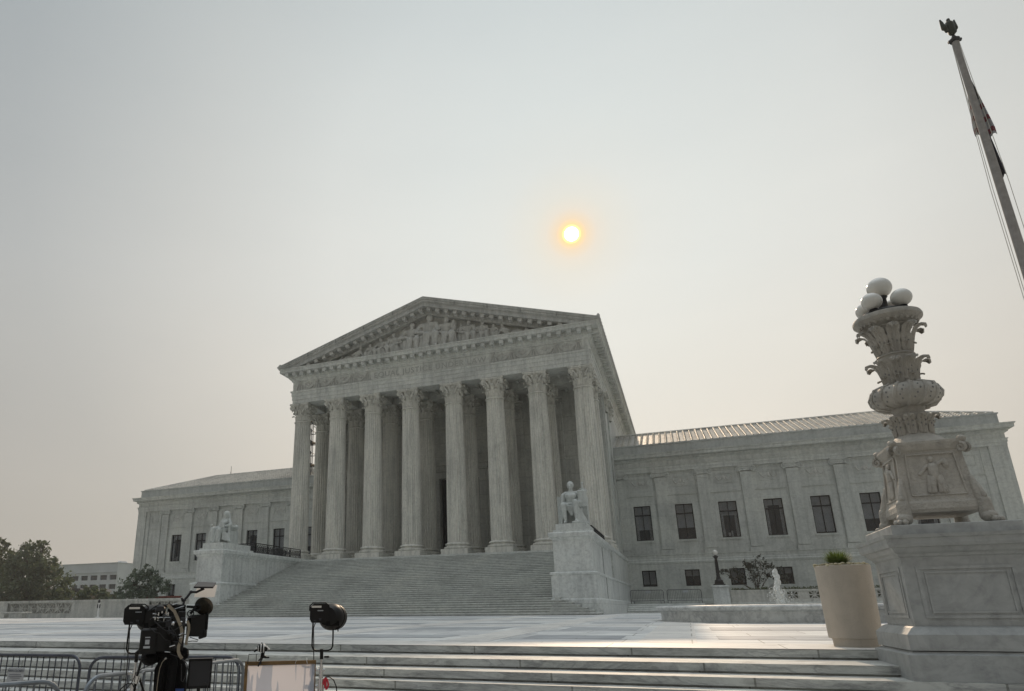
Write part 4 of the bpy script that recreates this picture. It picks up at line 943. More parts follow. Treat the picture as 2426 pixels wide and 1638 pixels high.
obj('water_jet',remesh(b,.012,0),M_jet,t,'all')
# ================================================================== planter
PX,PY=22.09,-44.26; pz=ZE+.002
t=thing('planter','tall cream concrete tub planter beside the marble lamp pedestal','planter',(PX,PY,pz))
b=MB(); b.lathe([(.275,.0),(.280,.105),(.286,.11),(.318,.12),(.324,.135),(.343,1.06),(.345,1.085),(.338,1.095),(.31,1.095),(.305,1.0),(.05,.99)],(PX,PY,pz),64); obj('tub',b,M_concrete,t,True)
b=MB(); rr=random.Random(2)
b.lathe([(.305,0),(.02,.0)],(PX,PY,pz+1.06),32,cap=False)
for k in range(160):
    a=rr.uniform(0,2*PI); r_=.34*math.sqrt(rr.random()); s_=rr.uniform(.012,.03); b.ell((PX+r_*math.cos(a),PY+r_*math.sin(a),pz+1.09+rr.uniform(0,.035)*(1.4-r_*2)),s_,s_,s_*.6,6,4)
obj('mulch',b,M_gravel,t)
b=MB()
for k in range(1300):
    a=rr.uniform(0,2*PI); el_=rr.uniform(.15,1.2); r_=rr.uniform(0,.06); p=V3(PX-.035+r_*math.cos(a),PY+r_*math.sin(a),pz+1.08+rr.uniform(0,.05)); L_=rr.uniform(.17,.29)*(1-.08*math.cos(el_)); d=V3(math.cos(a)*math.cos(el_),math.sin(a)*math.cos(el_),math.sin(el_)); q=p+d*L_+V3(0,0,-.015); sd_=d.cross(V3(0,0,1)); sd_=sd_.normalized()*.0032 if sd_.length>1e-3 else V3(.003,0,0)
    m_=p+d*L_*.5+V3(0,0,.004); b.add([p-sd_,p+sd_,m_+sd_,m_-sd_,q],[(0,1,2,3),(3,2,4)])
tag(obj('spiky_shrub',b,M_bushg),'small spiky green shrub growing in the cream tub','shrub')
# ================================================================== marble lamp standard at the right
QX,QY=22.90,-45.66; hw=.58
def sq(h): return [(QX-h,QY-h),(QX+h,QY-h),(QX+h,QY+h),(QX-h,QY+h)]
t=thing('marble_pedestal','large square marble pedestal with sunk panels at the end of the plaza steps','pedestal',(QX,QY,-1.25))
b=MB(); b.box(QX-hw,QX+hw,QY-hw,QY+hw,.02,.87)
b.sweep(sq(hw),[(-.2,.04),(.01,.05),(.02,.085),(.05,.07),(.09,.03),(.12,-.0),(.12,-.165),(-.2,-.17)],closed=True)
b.sweep(sq(hw),[(-.2,-.172),(.10,-.175),(.11,-.19),(.16,-.21),(.16,-.475),(-.2,-.48)],closed=True)
b.sweep(sq(hw),[(-.2,-.485),(.19,-.49),(.205,-.52),(.205,-.60),(.23,-.64),(.23,-1.25),(-.2,-1.25)],closed=True)
b.box(QX-.4,QX+.4,QY-.4,QY+.4,-1.2,.03); obj('pedestal_body',b,M_lped,t)
b=MB()
b.sweep(sq(hw),[(-.2,.80),(.0,.835),(.02,.85),(.025,.875),(.055,.895),(.075,.93),(.085,.945),(.11,.95),(.125,.985),(.13,1.04),(.145,1.05),(.155,1.085),(-.2,1.088)],closed=True)
b.sweep(sq(hw),[(-.3,1.09),(.035,1.09),(.035,1.20),(.03,1.205),(-.58,1.207)],closed=True); b.box(QX-.5,QX+.5,QY-.5,QY+.5,1.0,1.205); obj('pedestal_cornice',b,M_lped,t)
b=MB()
for (ax_,sg) in (('y',-1),('x',-1),('y',1),('x',1)):
    fr=hw+.012
    for (a0,a1,z0,z1) in ((-.46,.46,.70,.735),(-.46,.46,.17,.20),(-.46,-.42,.202,.698),(.42,.46,.202,.698),(-.385,.385,.655,.675),(-.385,.385,.225,.245),(-.385,-.365,.247,.653),(.365,.385,.247,.653)):
        if ax_=='y': b.box(QX+a0,QX+a1,QY+sg*hw,QY+sg*fr,z0,z1)
        else: b.box(QX+sg*hw,QX+sg*fr,QY+a0,QY+a1,z0,z1)
obj('panel_moulding',b,M_lped,t)
t=thing('marble_lamp','tall carved marble candelabrum with white glass globes on the right pedestal','street lamp',(QX,QY,1.21))
b=MB(); zz=[(1.36,.395),(1.40,.41),(1.47,.405),(1.50,.39),(1.55,.382),(1.7,.36),(1.85,.345),(2.0,.333),(2.10,.33),(2.12,.35),(2.16,.365),(2.19,.375),(2.22,.375)]
vs=[(QX+sx*h,QY+sy*h,z) for z,h in zz for sx,sy in((-1,-1),(1,-1),(1,1),(-1,1))]
b.add(vs,[(k*4+i,k*4+(i+1)%4,(k+1)*4+(i+1)%4,(k+1)*4+i) for k in range(len(zz)-1) for i in range(4)]+[(3,2,1,0),tuple(range(4*len(zz)-4,4*len(zz)))])
obj('foot_box',b,M_lamp,t)
for sx in(-1,1):
    for sy in(-1,1):
        b=MB(); cx_,cy_=QX+sx*.405,QY+sy*.405; d=V3(sx,sy,0).normalized()
        b.ell((cx_,cy_,1.29),.085,.085,.075,12,8)
        for q in(-1,0,1): a=math.atan2(sy,sx)+q*.45; b.ell((QX+sx*.39+.11*math.cos(a),QY+sy*.39+.11*math.sin(a),1.245),.045,.03,.035,8,6,rot=Matrix.Rotation(a,3,'Z'))
        b.capsule((cx_-sx*.01,cy_-sy*.01,1.3),(QX+sx*.395,QY+sy*.395,1.46),.075,.07); leaf(b,math.atan2(sy,sx),.0,0,.38,.26,.03,(QX+sx*.40,QY+sy*.40,1.38)) if 0 else None
        b.capsule((QX+sx*.39,QY+sy*.39,1.45),(QX+sx*.345,QY+sy*.345,1.75),.068,.03)
        for k in range(3): b.capsule((QX+sx*(.40+.03*(k==1)),QY+sy*(.40+.03*(k!=1)),1.42+.05*k),(QX+sx*.375,QY+sy*.375,1.56+.06*k),.03,.02)
        obj('lion_paw',b,M_lamp,t,True); b=MB(); lat=V3(-d.y,d.x,0)
        for q in(-1,1): 
            b.tube(spiral(V3(QX+sx*.35,QY+sy*.35,2.11)+lat*q*.045,d,V3(0,0,1),.054,1.5,14),.022,5,r1=.012)
        b.ell((QX+sx*.35,QY+sy*.35,2.22),.05,.05,.04,8,6); obj('corner_scroll',b,M_lamp,t,True)
b=MB()   # relief figure on each visible face with frame
for ax_,sg in (('y',-1),('x',-1),('y',1),('x',1)):
    def Q(a,z,o_):
        h=.338+ (1.95-z)*.10 if z<1.95 else .335; h=max(h,.335)+o_
        return V3(QX+a,QY+sg*h,z) if ax_=='y' else V3(QX+sg*h,QY+a,z)
    for a0,z0,a1,z1 in ((-.27,1.56,-.24,2.06),(.27,1.56,.24,2.06),(-.24,2.06,.24,2.06),(-.27,1.56,.27,1.56)): b.tube([Q(a0,z0,.005),Q(a1,z1,.005)],.012,5)
    b.capsule(Q(0,1.78,.0),Q(0,1.9,.0),.05,.055); b.ell(Q(.0,1.99,.01),.03,.03,.038); b.capsule(Q(-.02,1.76,0),Q(-.05,1.6,0),.045,.03); b.capsule(Q(.03,1.76,0),Q(.06,1.6,0),.045,.03); b.capsule(Q(-.05,1.92,0),Q(-.14,1.82,.0),.022,.02); b.capsule(Q(.05,1.92,0),Q(.13,1.98,.0),.022,.02); b.ell(Q(.14,1.93,0),.035,.03,.06)
    for k in range(4): b.capsule(Q(-.06+.04*k,1.78,.01),Q(-.09+.055*k,1.6,.01),.018,.022)
obj('carved_panel',b,M_lamp,t,True)
b=MB(); c0=(QX,QY,0)
b.lathe([(.36,2.222),(.32,2.25),(.26,2.31),(.22,2.335),(.21,2.35),(.19,2.36),(.185,2.40),(.19,2.5),(.21,2.58),(.215,2.62),(.17,2.64),(.165,2.68),(.185,2.72),(.25,2.735),(.32,2.76),(.365,2.81),(.382,2.87),(.37,2.94),(.33,2.99),(.26,3.02),(.19,3.03),(.165,3.05),(.16,3.12),(.175,3.25),(.195,3.36),(.20,3.42),(.215,3.435),(.205,3.45),(.175,3.47),(.175,3.52),(.19,3.65),(.215,3.78),(.235,3.80),(.255,3.82),(.25,3.835),(.30,3.865),(.345,3.90),(.365,3.915),(.388,3.935),(.392,3.965),(.38,3.995),(.33,4.01),(.1,4.02)],c0,48); obj('shaft',b,M_lamp,t,True)
b=MB()
for i in range(10): leaf(b,2*PI*i/10,.205,2.36,.26,.14,.10,(QX,QY,0),.01)
for i in range(10): leaf(b,2*PI*(i+.5)/10,.18,2.37,.17,.12,.05,(QX,QY,0),.01)
for i in range(10): leaf(b,2*PI*i/10,.185,3.04,.34,.15,.15,(QX,QY,0),.03)
for i in range(8): leaf(b,2*PI*(i+.5)/8,.165,3.03,.13,.10,.09,(QX,QY,0),.0)
for i in range(10): leaf(b,2*PI*(i+.3)/10,.195,3.46,.37,.155,.15,(QX,QY,0),.06)
for i in range(8): leaf(b,2*PI*(i+.5)/8,.17,3.45,.14,.10,.08,(QX,QY,0),.0)
for i in range(14): a=2*PI*i/14; b.tube([(QX+r_*math.cos(a+.25*k/5),QY+r_*math.sin(a+.25*k/5),z) for k,(r_,z) in enumerate(((.19,2.725),(.30,2.752),(.372,2.83),(.386,2.89),(.345,2.985),(.24,3.03)))],.022,5)
for i in range(28): a=2*PI*i/28; b.ell((QX+.318*math.cos(a),QY+.318*math.sin(a),3.885),.022,.022,.035,6,5)
obj('acanthus_carving',b,M_lamp,t,True)
b=MB(); rr=random.Random(9)     # dark beads painted in as the shade of drilled holes
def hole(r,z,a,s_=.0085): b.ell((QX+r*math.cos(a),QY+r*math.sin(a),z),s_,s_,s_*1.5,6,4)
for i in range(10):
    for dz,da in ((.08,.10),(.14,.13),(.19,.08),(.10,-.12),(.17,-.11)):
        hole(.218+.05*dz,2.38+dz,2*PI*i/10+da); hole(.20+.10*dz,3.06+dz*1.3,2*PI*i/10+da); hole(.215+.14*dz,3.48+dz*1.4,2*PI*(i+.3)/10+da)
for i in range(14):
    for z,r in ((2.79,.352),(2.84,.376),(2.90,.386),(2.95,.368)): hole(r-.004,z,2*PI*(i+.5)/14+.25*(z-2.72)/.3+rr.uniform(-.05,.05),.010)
obj('drill_hole_shade',b,M_joint_hole,t)
b=MB(); b.lathe([(.29,4.02),(.30,4.035),(.28,4.055),(.09,4.07),(.055,4.12),(.05,4.27),(.07,4.30),(.03,4.31)],c0,24)
for k in range(4): a=PI/4+PI/2*k; b.tube([(QX+.03*math.cos(a),QY+.03*math.sin(a),4.12),(QX+.14*math.cos(a),QY+.14*math.sin(a),4.08)],.02,6); b.lathe([(.05,4.055),(.06,4.07),(.05,4.085)],(QX+.225*math.cos(a),QY+.225*math.sin(a),0),12)
obj('globe_holder',b,M_iron,t,True)
for k in range(4): a=PI/4+PI/2*k; b=MB(); b.ell((QX+.235*math.cos(a),QY+.235*math.sin(a),4.195),.122,.122,.118,24,16); obj('globe',b,M_globe,t,'all')
b=MB(); b.ell((QX,QY,4.44),.147,.147,.142,24,16); obj('globe',b,M_globe,t,'all')
# ================================================================== flagpole and flags
FPx,FPy=31.52,-30.07; ztop=20.25
t=thing('flagpole','tall tapered grey flagpole leaning out of frame at the right','flagpole',(FPx,FPy,-.1))
b=MB(); b.lathe([(.45,0),(.45,.3),(.25,.5),(.19,.52)],(FPx,FPy,-.1),24); b.lathe([(.185,.4),(.165,5),(.145,10),(.122,15.5),(.095,ztop)],(FPx,FPy,0),24); obj('pole',b,M_pole,t,True)
b=MB(); z=ztop; b.lathe([(.10,-.12),(.155,-.1),(.165,.0),(.10,.05),(.06,.14),(.03,.22),(.03,.28)],(FPx,FPy,z),16); b.box(FPx-.2,FPx+.2,FPy-.05,FPy+.05,z-.1,z-.02); obj('truck',b,M_iron,t,True)
b=MB(); e=V3(FPx,FPy,z+.28); AX=V3(math.cos(YAW),-math.sin(YAW),0)
b.capsule(e+V3(0,0,.05),e+V3(0,0,.42)+AX*-.03,.12,.14); b.ell(e+V3(0,0,.62)+AX*-.02,.06,.08,.07); b.capsule(e+V3(0,0,.45),e+V3(0,0,.6),.07,.05)
for s,l in((-1,.32),(1,.2)):
    b.capsule(e+AX*s*.05+V3(0,0,.38),e+AX*s*l*.8+V3(0,0,.30),.07,.07); b.capsule(e+AX*s*l*.8+V3(0,0,.25),e+AX*s*l+V3(0,0,.62),.09,.03); b.capsule(e+AX*s*l*.6+V3(0,0,.1),e+AX*s*l*.9+V3(0,0,.5),.06,.05)
b.ell(e+V3(0,0,.02),.1,.1,.05)
obj('finial',remesh(b,.02,1),M_eagle,t,'all')
LAT=V3(.911,-.411,0)
for s,o_ in((-1,.20),(1,.24),(-1,.26)):
    b=MB(); b.tube([(FPx+LAT.x*s*.1,FPy+LAT.y*s*.1,ztop-.05),(FPx+LAT.x*s*o_,FPy+LAT.y*s*o_,14),(FPx+LAT.x*s*(o_+.02),FPy+LAT.y*s*(o_+.02),1.2)],.010,4); obj('halyard',b,M_rope,t)
def flagmesh(z1,z0,wf,wl,seed,bands,mats):
    b=MB(); rr=random.Random(seed); rows=24; n=15; vs=[]
    back=V3(.411,.911,0)
    for k in range(rows+1):
        f=k/rows; zc=z1+(z0-z1)*f; wr=wf(f); wL=wl(f)
        for j in range(n):
            u=j/(n-1); a=-wL+(wr+wL)*u; dep=.20+.05*math.sin(u*PI*5+f*2+seed)*(.3+f); vs.append(V3(FPx,FPy,0)+LAT*a+back*dep+V3(0,0,zc-.25*u*f+.08*math.sin(u*9)))
    b.add(vs,[(k*n+j,k*n+j+1,(k+1)*n+j+1,(k+1)*n+j) for k in range(rows) for j in range(n-1)])
    me=b.mesh('flag'); o=bpy.data.objects.new('flag',me); COL.objects.link(o)
    for m in mats: me.materials.append(m)
    for p in me.polygons: k=p.index//(n-1); p.material_index=bands(k/rows,(p.index%(n-1))/(n-1)); p.use_smooth=True
    return o
o=flagmesh(18.5,16.2,lambda f:.10+.22*min(1,f*1.15),lambda f:.10+.14*min(1,max(0,(f-.2)*1.6)),1,lambda f,u:(2 if f<.34 else (0 if int(f*9.5)%2==0 else 1)),[M_flagr,M_flagw,M_flagb])
tag(o,'limp red and white striped flag hanging behind the flagpole','flag')
o=flagmesh(16.15,14.55,lambda f:.13+.12*f,lambda f:.08,2,lambda f,u:0,[M_flagb]); tag(o,'limp black flag hanging below the striped flag','flag')
# ================================================================== scaffold beside the porch on the left
t=thing('scaffold','dark scaffolding seen between the leftmost columns of the porch','scaffold',(-22,14.5,17))
b=MB()
for x in (-22.7,-21.7,-20.9):
    for y in (13.9,15.6): b.tube([(x,y,15.98),(x,y,24.6)],.05,5)
for z in (17.6,19.0,20.4,21.8,23.2,24.4):
    for y in (13.9,15.6): b.tube([(-22.75,y,z),(-20.8,y,z)],.045,5)
    for x in (-22.7,-21.7,-20.9): b.tube([(x,13.8,z),(x,15.7,z)],.04,5)
obj('scaffold_tube',b,M_scaf,t)
b=MB()
for k,z in enumerate((17.6,20.4,23.2)): b.box(-22.7,-20.9,13.95,15.55,z+.06,z+.12)
obj('scaffold_deck',b,M_wood,t)
b=MB()
for k in range(3):
    z=17.6+1.4*k*1.0
    for x in (-22.7,-21.8): b.tube([(x,13.88,z),(x+.9,13.88,z+1.4)],.05,4); b.tube([(x,13.88,z+2.8),(x+.9,13.88,z+1.4)],.05,4)
obj('cross_brace',b,M_scaf,t)
# ================================================================== trees and background
def tree(label,x,y,h,blobs,lm,seed,leafn=5000,ls=.35,trunk=.4,z0=0,cat='tree',name='tree',stems=1,group=None,gap=.35):
    rr=random.Random(seed); t=thing(name,label,cat,(x,y,z0),0,group); b=MB(); zb=min(c[2]-c[3]*.6 for c in blobs)
    for s in range(stems):
        ox=0 if stems==1 else rr.uniform(-.3,.3)*trunk*3; base=V3(x+ox,y,z0)
        for c in blobs:
            if stems>1 and rr.random()<.3: continue
            e=V3(x+c[0],y+c[1],z0+c[2]); m=base.lerp(e,.45); m.x=x+ox+(c[0])*.25; m.y=y+c[1]*.25
            r0=trunk*(1 if stems==1 else .45); b.tube([base,base.lerp(m,.5)+V3(rr.uniform(-.1,.1),0,0),m,m.lerp(e,.6)+V3(rr.uniform(-.3,.3),rr.uniform(-.3,.3),0),e],r0,6,r1=r0*.12)
            for q in range(4):
                d=V3(rr.uniform(-1,1),rr.uniform(-1,1),rr.uniform(-.2,1)).normalized(); b.tube([m.lerp(e,.6),e+d*c[3]*.8],r0*.25,4,r1=r0*.05)
    obj('trunk',b,M_bark,t,True)
    b=MB(); tot=sum(c[3]**2 for c in blobs)
    for c in blobs:
        sub=[]
        for k in range(int(10+c[3]*7)):     # small clumps on the blob, leaving gaps
            d=V3(rr.gauss(0,1),rr.gauss(0,1),rr.gauss(0,1)).normalized(); q=rr.uniform(.55,1.05); sub.append((V3(x+c[0],y+c[1],z0+c[2])+V3(d.x*c[3]*q,d.y*c[3]*q,d.z*c[3]*(c[4] if len(c)>4 else .85)*q),c[3]*rr.uniform(.16,.34)))
        nl=int(leafn*c[3]**2/tot)
        for k in range(nl):
            p,r_=sub[rr.randrange(len(sub))]; d=V3(rr.gauss(0,1),rr.gauss(0,1),rr.gauss(0,1))*.5*r_; q=p+d
            if q.z<z0+.3: continue
            a=V3(rr.gauss(0,1),rr.gauss(0,1),rr.gauss(0,1)).normalized(); e=a.cross(V3(rr.gauss(0,1),rr.gauss(0,1),rr.gauss(0,1))).normalized(); s=ls*rr.uniform(.4,1.5)
            b.add([q-a*s,q-e*s*.45,q+a*s,q+e*s*.45],[(0,1,2,3)])
    obj('crown',b,lm,t); return t
tree('big dark oak with small gaps of sky in its crown, beyond the left balustrade',-92,36,14,[(0,0,6.5,4.6),(-5,0,7.5,3.6),(4.6,0,5.2,3.6),(-1.0,0,10.6,2.9),(2.6,0,9.2,2.7),(-6.5,1,4.2,3.2),(7.4,0,3.4,2.4),(1,-1,3.6,3.6),(-2.6,0,12.0,1.4),(1.0,0,12.3,1.3),(-4.8,0,10.2,1.6)],M_leaf1,4,11000,.33,.5)
tree('yellow-green tree cut by the left edge of the photo',-108.5,40,15,[(0,0,7.5,5.2),(3.2,0,10.5,3.0),(1.6,0,13.4,1.8),(-3,0,11.5,3.2),(4.6,0,6,3.0),(5.0,-1,3.2,2.6)],M_leaf3,5,9000,.36,.45)
tree('small dark tree low between the big oak and the office block',-72.6,32,5,[(-.9,0,3.3,1.7),(-2.2,0,2.6,1.3),(1.8,0,2.7,1.5),(3.6,0,2.4,1.2)],M_leaf1,6,3000,.28,.2)
tree('round grey-green magnolia in front of the left wing corner',-33.2,1.0,5.6,[(0,0,3.0,1.75),(-2.2,0,2.8,1.15),(2.0,0,2.9,1.35),(.0,0,4.5,.95),(1.2,0,4.0,.85),(-1.3,0,3.9,.9),(3.2,0,3.0,.7),(-.8,-.5,1.9,1.1),(1.3,-.4,1.8,1.1),(-3.1,0,2.0,.8)],M_leaf2,7,4600,.15,.16,stems=3)
tree('bare-looking sparse shrub with dark twigs between the iron lamp and the planter',25.5,8.6,3.9,[(0,0,2.5,1.05),(1.2,0,2.6,.8),(-1.5,0,2.2,.7),(-2.4,0,2.5,.5),(.6,0,3.4,.5),(2.0,0,1.9,.5),(-.5,0,3.2,.45)],M_leaf4,8,1500,.10,.09,z0=.7,stems=5)
for i,(x,y,h) in enumerate(((-120,30,3),(-104,28,2.4),(-97,27,2.2))):
    tree(('low dark hedge bush under the yellow-green tree','low dark bush between the two big left trees','low dark bush at the foot of the big oak')[i],x,y,h,[(0,0,1.5,2.6,.7),(3,0,1.3,2.2,.7),(-3,0,1.4,2.3,.7)],M_leaf1,20+i,2200,.3,.12,cat='bush',name='bush')
# office block far left
t=thing('office_block','pale five-window-wide office block with a blank top storey far behind the left trees','office building',(-118,84,0))
b=MB(); cols=[(-134.6+3.28*i,-134.6+3.28*i+2.35) for i in range(6)]; 
hol=[(a,c,z,z+1.2) for a,c in cols for z in (8.72,6.4,4.0,1.6)]
b.wall(-137,-115.9,0,12.9,80,hol,.5); b.box(-136.9,-115.901,80.6,100,0,12.9); b.add([(-115.9,80,0),(-115.9,80.62,0),(-115.9,80.62,12.9),(-115.9,80,12.9)],[(0,1,2,3)]); obj('wall',b,M_office,t)
b=MB(); b.box(-137.1,-115.8,79.9,100.1,12.902,13.06); b.box(-137.1,-115.8,79.88,79.999,10.6,10.75); obj('parapet',b,M_office,t)
for a,c in cols:
    for z in (8.72,6.4,4.0): b=MB(); b.box(a-.01,c+.01,80.3,80.36,z-.01,z+1.21); obj('window',b,M_offwin,t)
b=MB(); b.box(-124,-122.6,88,90,13.07,13.9); b.box(-118,-116.9,82,84,13.07,13.5); obj('roof_unit',b,M_office,t)
t=thing('brick_house','low brown brick house with two white-framed windows under the big oak','house',(-112,62,0))
b=MB(); b.box(-125,-107.4,62,70,0,5.2); obj('wall',b,M_house,t)
b=MB(); b.prism([(-125.5,5.21),(-107,5.21),(-108,5.9),(-123,5.9)],61.6,70.4,'XZ'); obj('roof',b,M_darkpanel,t)
for x in(-112.7,-109.6):
    b=MB(); b.box(x-.5,x+.5,61.9,61.999,3.2,5.05); w_=obj('window',b,M_white,t); b=MB(); b.box(x-.38,x-.04,61.86,61.898,3.3,4.95); b.box(x+.04,x+.38,61.86,61.898,3.3,4.95); obj('pane',b,M_offwin,w_)
b=MB(); b.box(-36.2,-31.2,4.5,4.9,.0,2.0); b.box(-36.3,-31.1,4.4,5.0,2.002,2.1); tag(obj('brick_wall',b,M_brick),'low dark red brick garden wall in front of the left wing','wall')
# ================================================================== broadcast gear in front
RZ=-YAW
def gear(name,label,cat,u,v,D,group=None,dz=0,rz=0):
    p=G(u,v,D); d=p-CAM; return thing(name,label,cat,p,math.atan2(-d.x,d.y)+rz,group),p
def part(name,b,m,t,smooth=True): return obj(name,b,m,t,smooth,local=True)
def studio_light(label,u,v,D,hx=0):
    t,p=gear('studio_light',label,'studio light',u,v,D,'black studio lights on stands'); g=GZ-p.z
    b=MB(); prof=[(hx+a_,b_) for a_,b_ in ((-.100,.235),(-.100,.325),(-.075,.352),(.025,.352),(.048,.33),(.048,.24),(.03,.208),(-.085,.208))]
    b.prism(prof,-.055,.07,'XZ'); hd=part('housing',b,M_black,t,False)
    b=MB(); b.tube([(-.104,-.03,.30),(-.102,-.05,.335),(-.078,-.062,.358),(.02,-.062,.358),(.045,-.05,.34),(.052,-.03,.31)],.0055,6); part('handle',b,M_black,hd)
    b=MB(); b.box(-.088,-.012,-.0565,-.055,.322,.337); part('top_plate',b,M_chrome,hd,False)
    b=MB(); 
    for k in range(5): b.box(-.04+.009*k,-.034+.009*k,-.0565,-.055,.296,.304)
    part('maker_mark',b,M_signw,hd,False)
    b=MB(); b.tube([(-.07,-.057,.225),(-.05,-.057,.222)],.006,6); b.tube([(-.03,-.057,.235),(-.01,-.057,.235)],.008,8); part('knob',b,M_darkpanel,hd)
    ax=V3(.40,.9,-.05).normalized(); c=V3(.048,-.02,.255); pts=[(-.03,.07),(0,.090),(.03,.102),(.05,.104),(.055,.095),(.085,.095),(.09,.101),(.12,.101),(.125,.096),(.15,.096)]
    b=MB(); n=28; u1=ax.orthogonal().normalized(); u2=ax.cross(u1); vs=[c+ax*d+u1*(r*math.cos(2*PI*i/n))+u2*(r*math.sin(2*PI*i/n)) for d,r in pts for i in range(n)]
    b.add(vs,[(k*n+i,k*n+(i+1)%n,(k+1)*n+(i+1)%n,(k+1)*n+i) for k in range(len(pts)-1) for i in range(n)]+[tuple(reversed(range(n))),tuple(range((len(pts)-1)*n,len(pts)*n))]); part('lens_barrel',b,M_black,t)
    b=MB(); b.box(.03,.13,-.06,-.02,.185,.22); b.capsule((.03,-.02,.19),(.12,.0,.175),.018,.02); part('tilt_lock',b,M_blackrough,t)
    b=MB(); b.tube([(-.073,-.01,.26),(-.076,-.01,.10),(-.076,-.01,.035),(-.066,-.01,.012),(-.045,-.01,.001),(0,-.01,0),(.05,-.01,.002),(.074,-.01,.012),(.084,-.01,.035),(.085,-.01,.1),(.083,-.01,.27)],.0062,8); b.tube([(.122,.03,.2),(.124,.03,.14)],.005,6); part('yoke',b,M_black,t)
    b=MB(); b.tube([(-.055,-.06,.21),(-.068,-.05,.17),(-.064,-.05,.09),(-.062,-.04,.02),(-.058,-.03,-.1),(-.06,.02,-.4),(-.1,.0,g+.3),(-.2,0,g+.02)],.0042,6); part('power_cable',b,M_cable,t)
    b=MB(); b.tube([(0,-.01,.012),(0,-.01,-.062)],.0135,12); part('spigot',b,M_black,t)
    b=MB(); b.tube([(0,-.01,-.062),(0,-.01,-.12)],.0075,10); b.tube([(0,-.01,-.10),(0,-.01,-.135)],.0125,12); b.tube([(.0,-.01,-.128),(0,-.01,-.20)],.017,12); b.tube([(-.03,-.01,-.14),(.028,-.01,-.14)],.011,8); b.ell((-.036,-.01,-.135),.014,.012,.014); b.tube([(0,-.01,-.205),(0,-.01,-.29)],.024,12); b.tube([(-.04,-.01,-.26),(.03,-.01,-.245)],.013,8); b.tube([(.0,-.01,-.29),(0,-.01,g+.5)],.0125,10); b.tube([(.0,-.01,-.7),(0,-.01,-.75)],.022,12); st=part('stand_pole',b,M_chrome,t)
    b=MB(); b.tube([(.02,-.01,-.045),(.045,-.01,-.045)],.007,8); b.ell((.05,-.01,-.045),.012,.008,.008); part('clamp_knob',b,M_black,t)
    for k in range(3): a=2*PI*k/3+.4; b=MB(); b.tube([(0,-.01,g+.55),(.45*math.cos(a),.45*math.sin(a),g+.02)],.009,8); part('leg',b,M_black,t)
    return t,p
studio_light('black studio light on a chrome stand standing alone right of the wooden-framed board',762.2,1542,5.2)
t_=gp=G(762.2,1542,5.2); k=.000543
t=thing('cable_plug','red cable connector hanging on the chrome stand of the right studio light','plug',t_+_r*.045+V3(0,0,-.24),.2)
b=MB(); b.tube([(-.018,-.03,.0),(-.010,-.03,.035),(.0,-.03,.045),(.014,-.03,.03),(.024,-.03,-.005),(.014,-.03,-.03),(.002,-.03,-.036)],.0075,8); b.tube([(.0,-.03,.04),(.0,-.03,-.03)],.009,8); part('plug_body',b,M_red,t)
b=MB(); b.tube([(-.02,-.03,.02),(.0,-.03,.05),(.03,-.03,.052),(.065,-.03,.03),(.088,-.03,-.02),(.094,-.03,-.09),(.1,-.02,-.3),(.06,0,-.6)],.0048,6); part('cable',b,M_cable,t)
studio_light('black studio light standing immediately left of the television camera',324.3,1548.5,5.05,-.022)
# --- television camera on tripod
t,p0=gear('television_camera','large black television camera on a tripod with tan straps and a battery on its back','television camera',377.5,1547.6,4.6); g=GZ-p0.z; q=.00048
def T(x,z,y=0): return V3((x-800)*q,y,(1040-z)*q)
b=MB(); b.bbox((528-800)*q,(752-800)*q,-.15,-.07,(1035-1035)*q+.003,(1040-695)*q,.012); bt=part('battery',b,M_black,t,False)
b=MB(); b.box((590-800)*q,(668-800)*q,-.1515,-.15,(1040-960)*q,(1040-800)*q); lab=part('battery_label',b,M_darkpanel,bt,False)
b=MB(); b.box((600-800)*q,(655-800)*q,-.153,-.1516,(1040-905)*q,(1040-845)*q); b.box((582-800)*q,(668-800)*q,-.153,-.1516,(1040-958)*q,(1040-930)*q); b.box((595-800)*q,(660-800)*q,-.153,-.1516,(1040-820)*q,(1040-808)*q); part('label_mark',b,M_signw,lab,False)
b=MB(); b.box((735-800)*q,(860-800)*q,-.13,.0,(1040-1000)*q,(1040-690)*q); b.bbox((740-800)*q,(1120-800)*q,-.06,.14,(1040-1010)*q,(1040-600)*q,.01); b.bbox((860-800)*q,(1110-800)*q,-.03,.16,(1040-620)*q,(1040-400)*q,.015); b.box((640-800)*q,(900-800)*q,-.05,.06,(1040-640)*q,(1040-560)*q); body=part('body',b,M_black,t,False)
b=MB(); 
for (x0,z0,x1,z1,y) in ((660,500,745,505,-.09),(670,548,900,552,-.09),(880,600,960,660,-.1),(925,945,1000,925,-.14),(940,440,1080,395,-.04),(915,375,985,360,-.03),(1040,790,1095,765,-.14),(1045,830,1090,815,-.14),(820,520,880,490,-.08),(870,1015,945,1020,-.1),(1310,655,1370,725,-.02),(1310,652,1385,662,-.02)): b.tube([T(x0,z0,y),T(x1,z1,y)],.0045,8)
for (x,z) in ((740,500),(740,570),(870,500),(820,580),(700,560)): b.tube([T(x,z-20,-.1),T(x,z+25,-.1)],.004,8)
b.ell(T(785,470,-.1),.006,.006,.014); b.ell(T(945,635,-.12),.011,.008,.014,rot=Matrix.Rotation(.7,3,'Y')); b.ell(T(890,1105,-.11),.008,.006,.008); b.ell(T(1055,612,-.11),.012,.008,.006); b.ell(T(1415,497,0),.010,.006,.007)
part('metal_fitting',b,M_chrome,t)
b=MB(); b.tube([T(600,470,-.02),T(700,400,-.02),T(860,385,-.02),T(1000,390,-.02),T(1100,400,0)],.012,8); b.tube([T(640,590,-.03),T(700,540,-.04),T(880,540,-.04),T(1060,560,-.03)],.010,8); b.box((580-800)*q,(700-800)*q,-.04,.03,(1040-490)*q,(1040-455)*q); part('carry_handle',b,M_black,t)
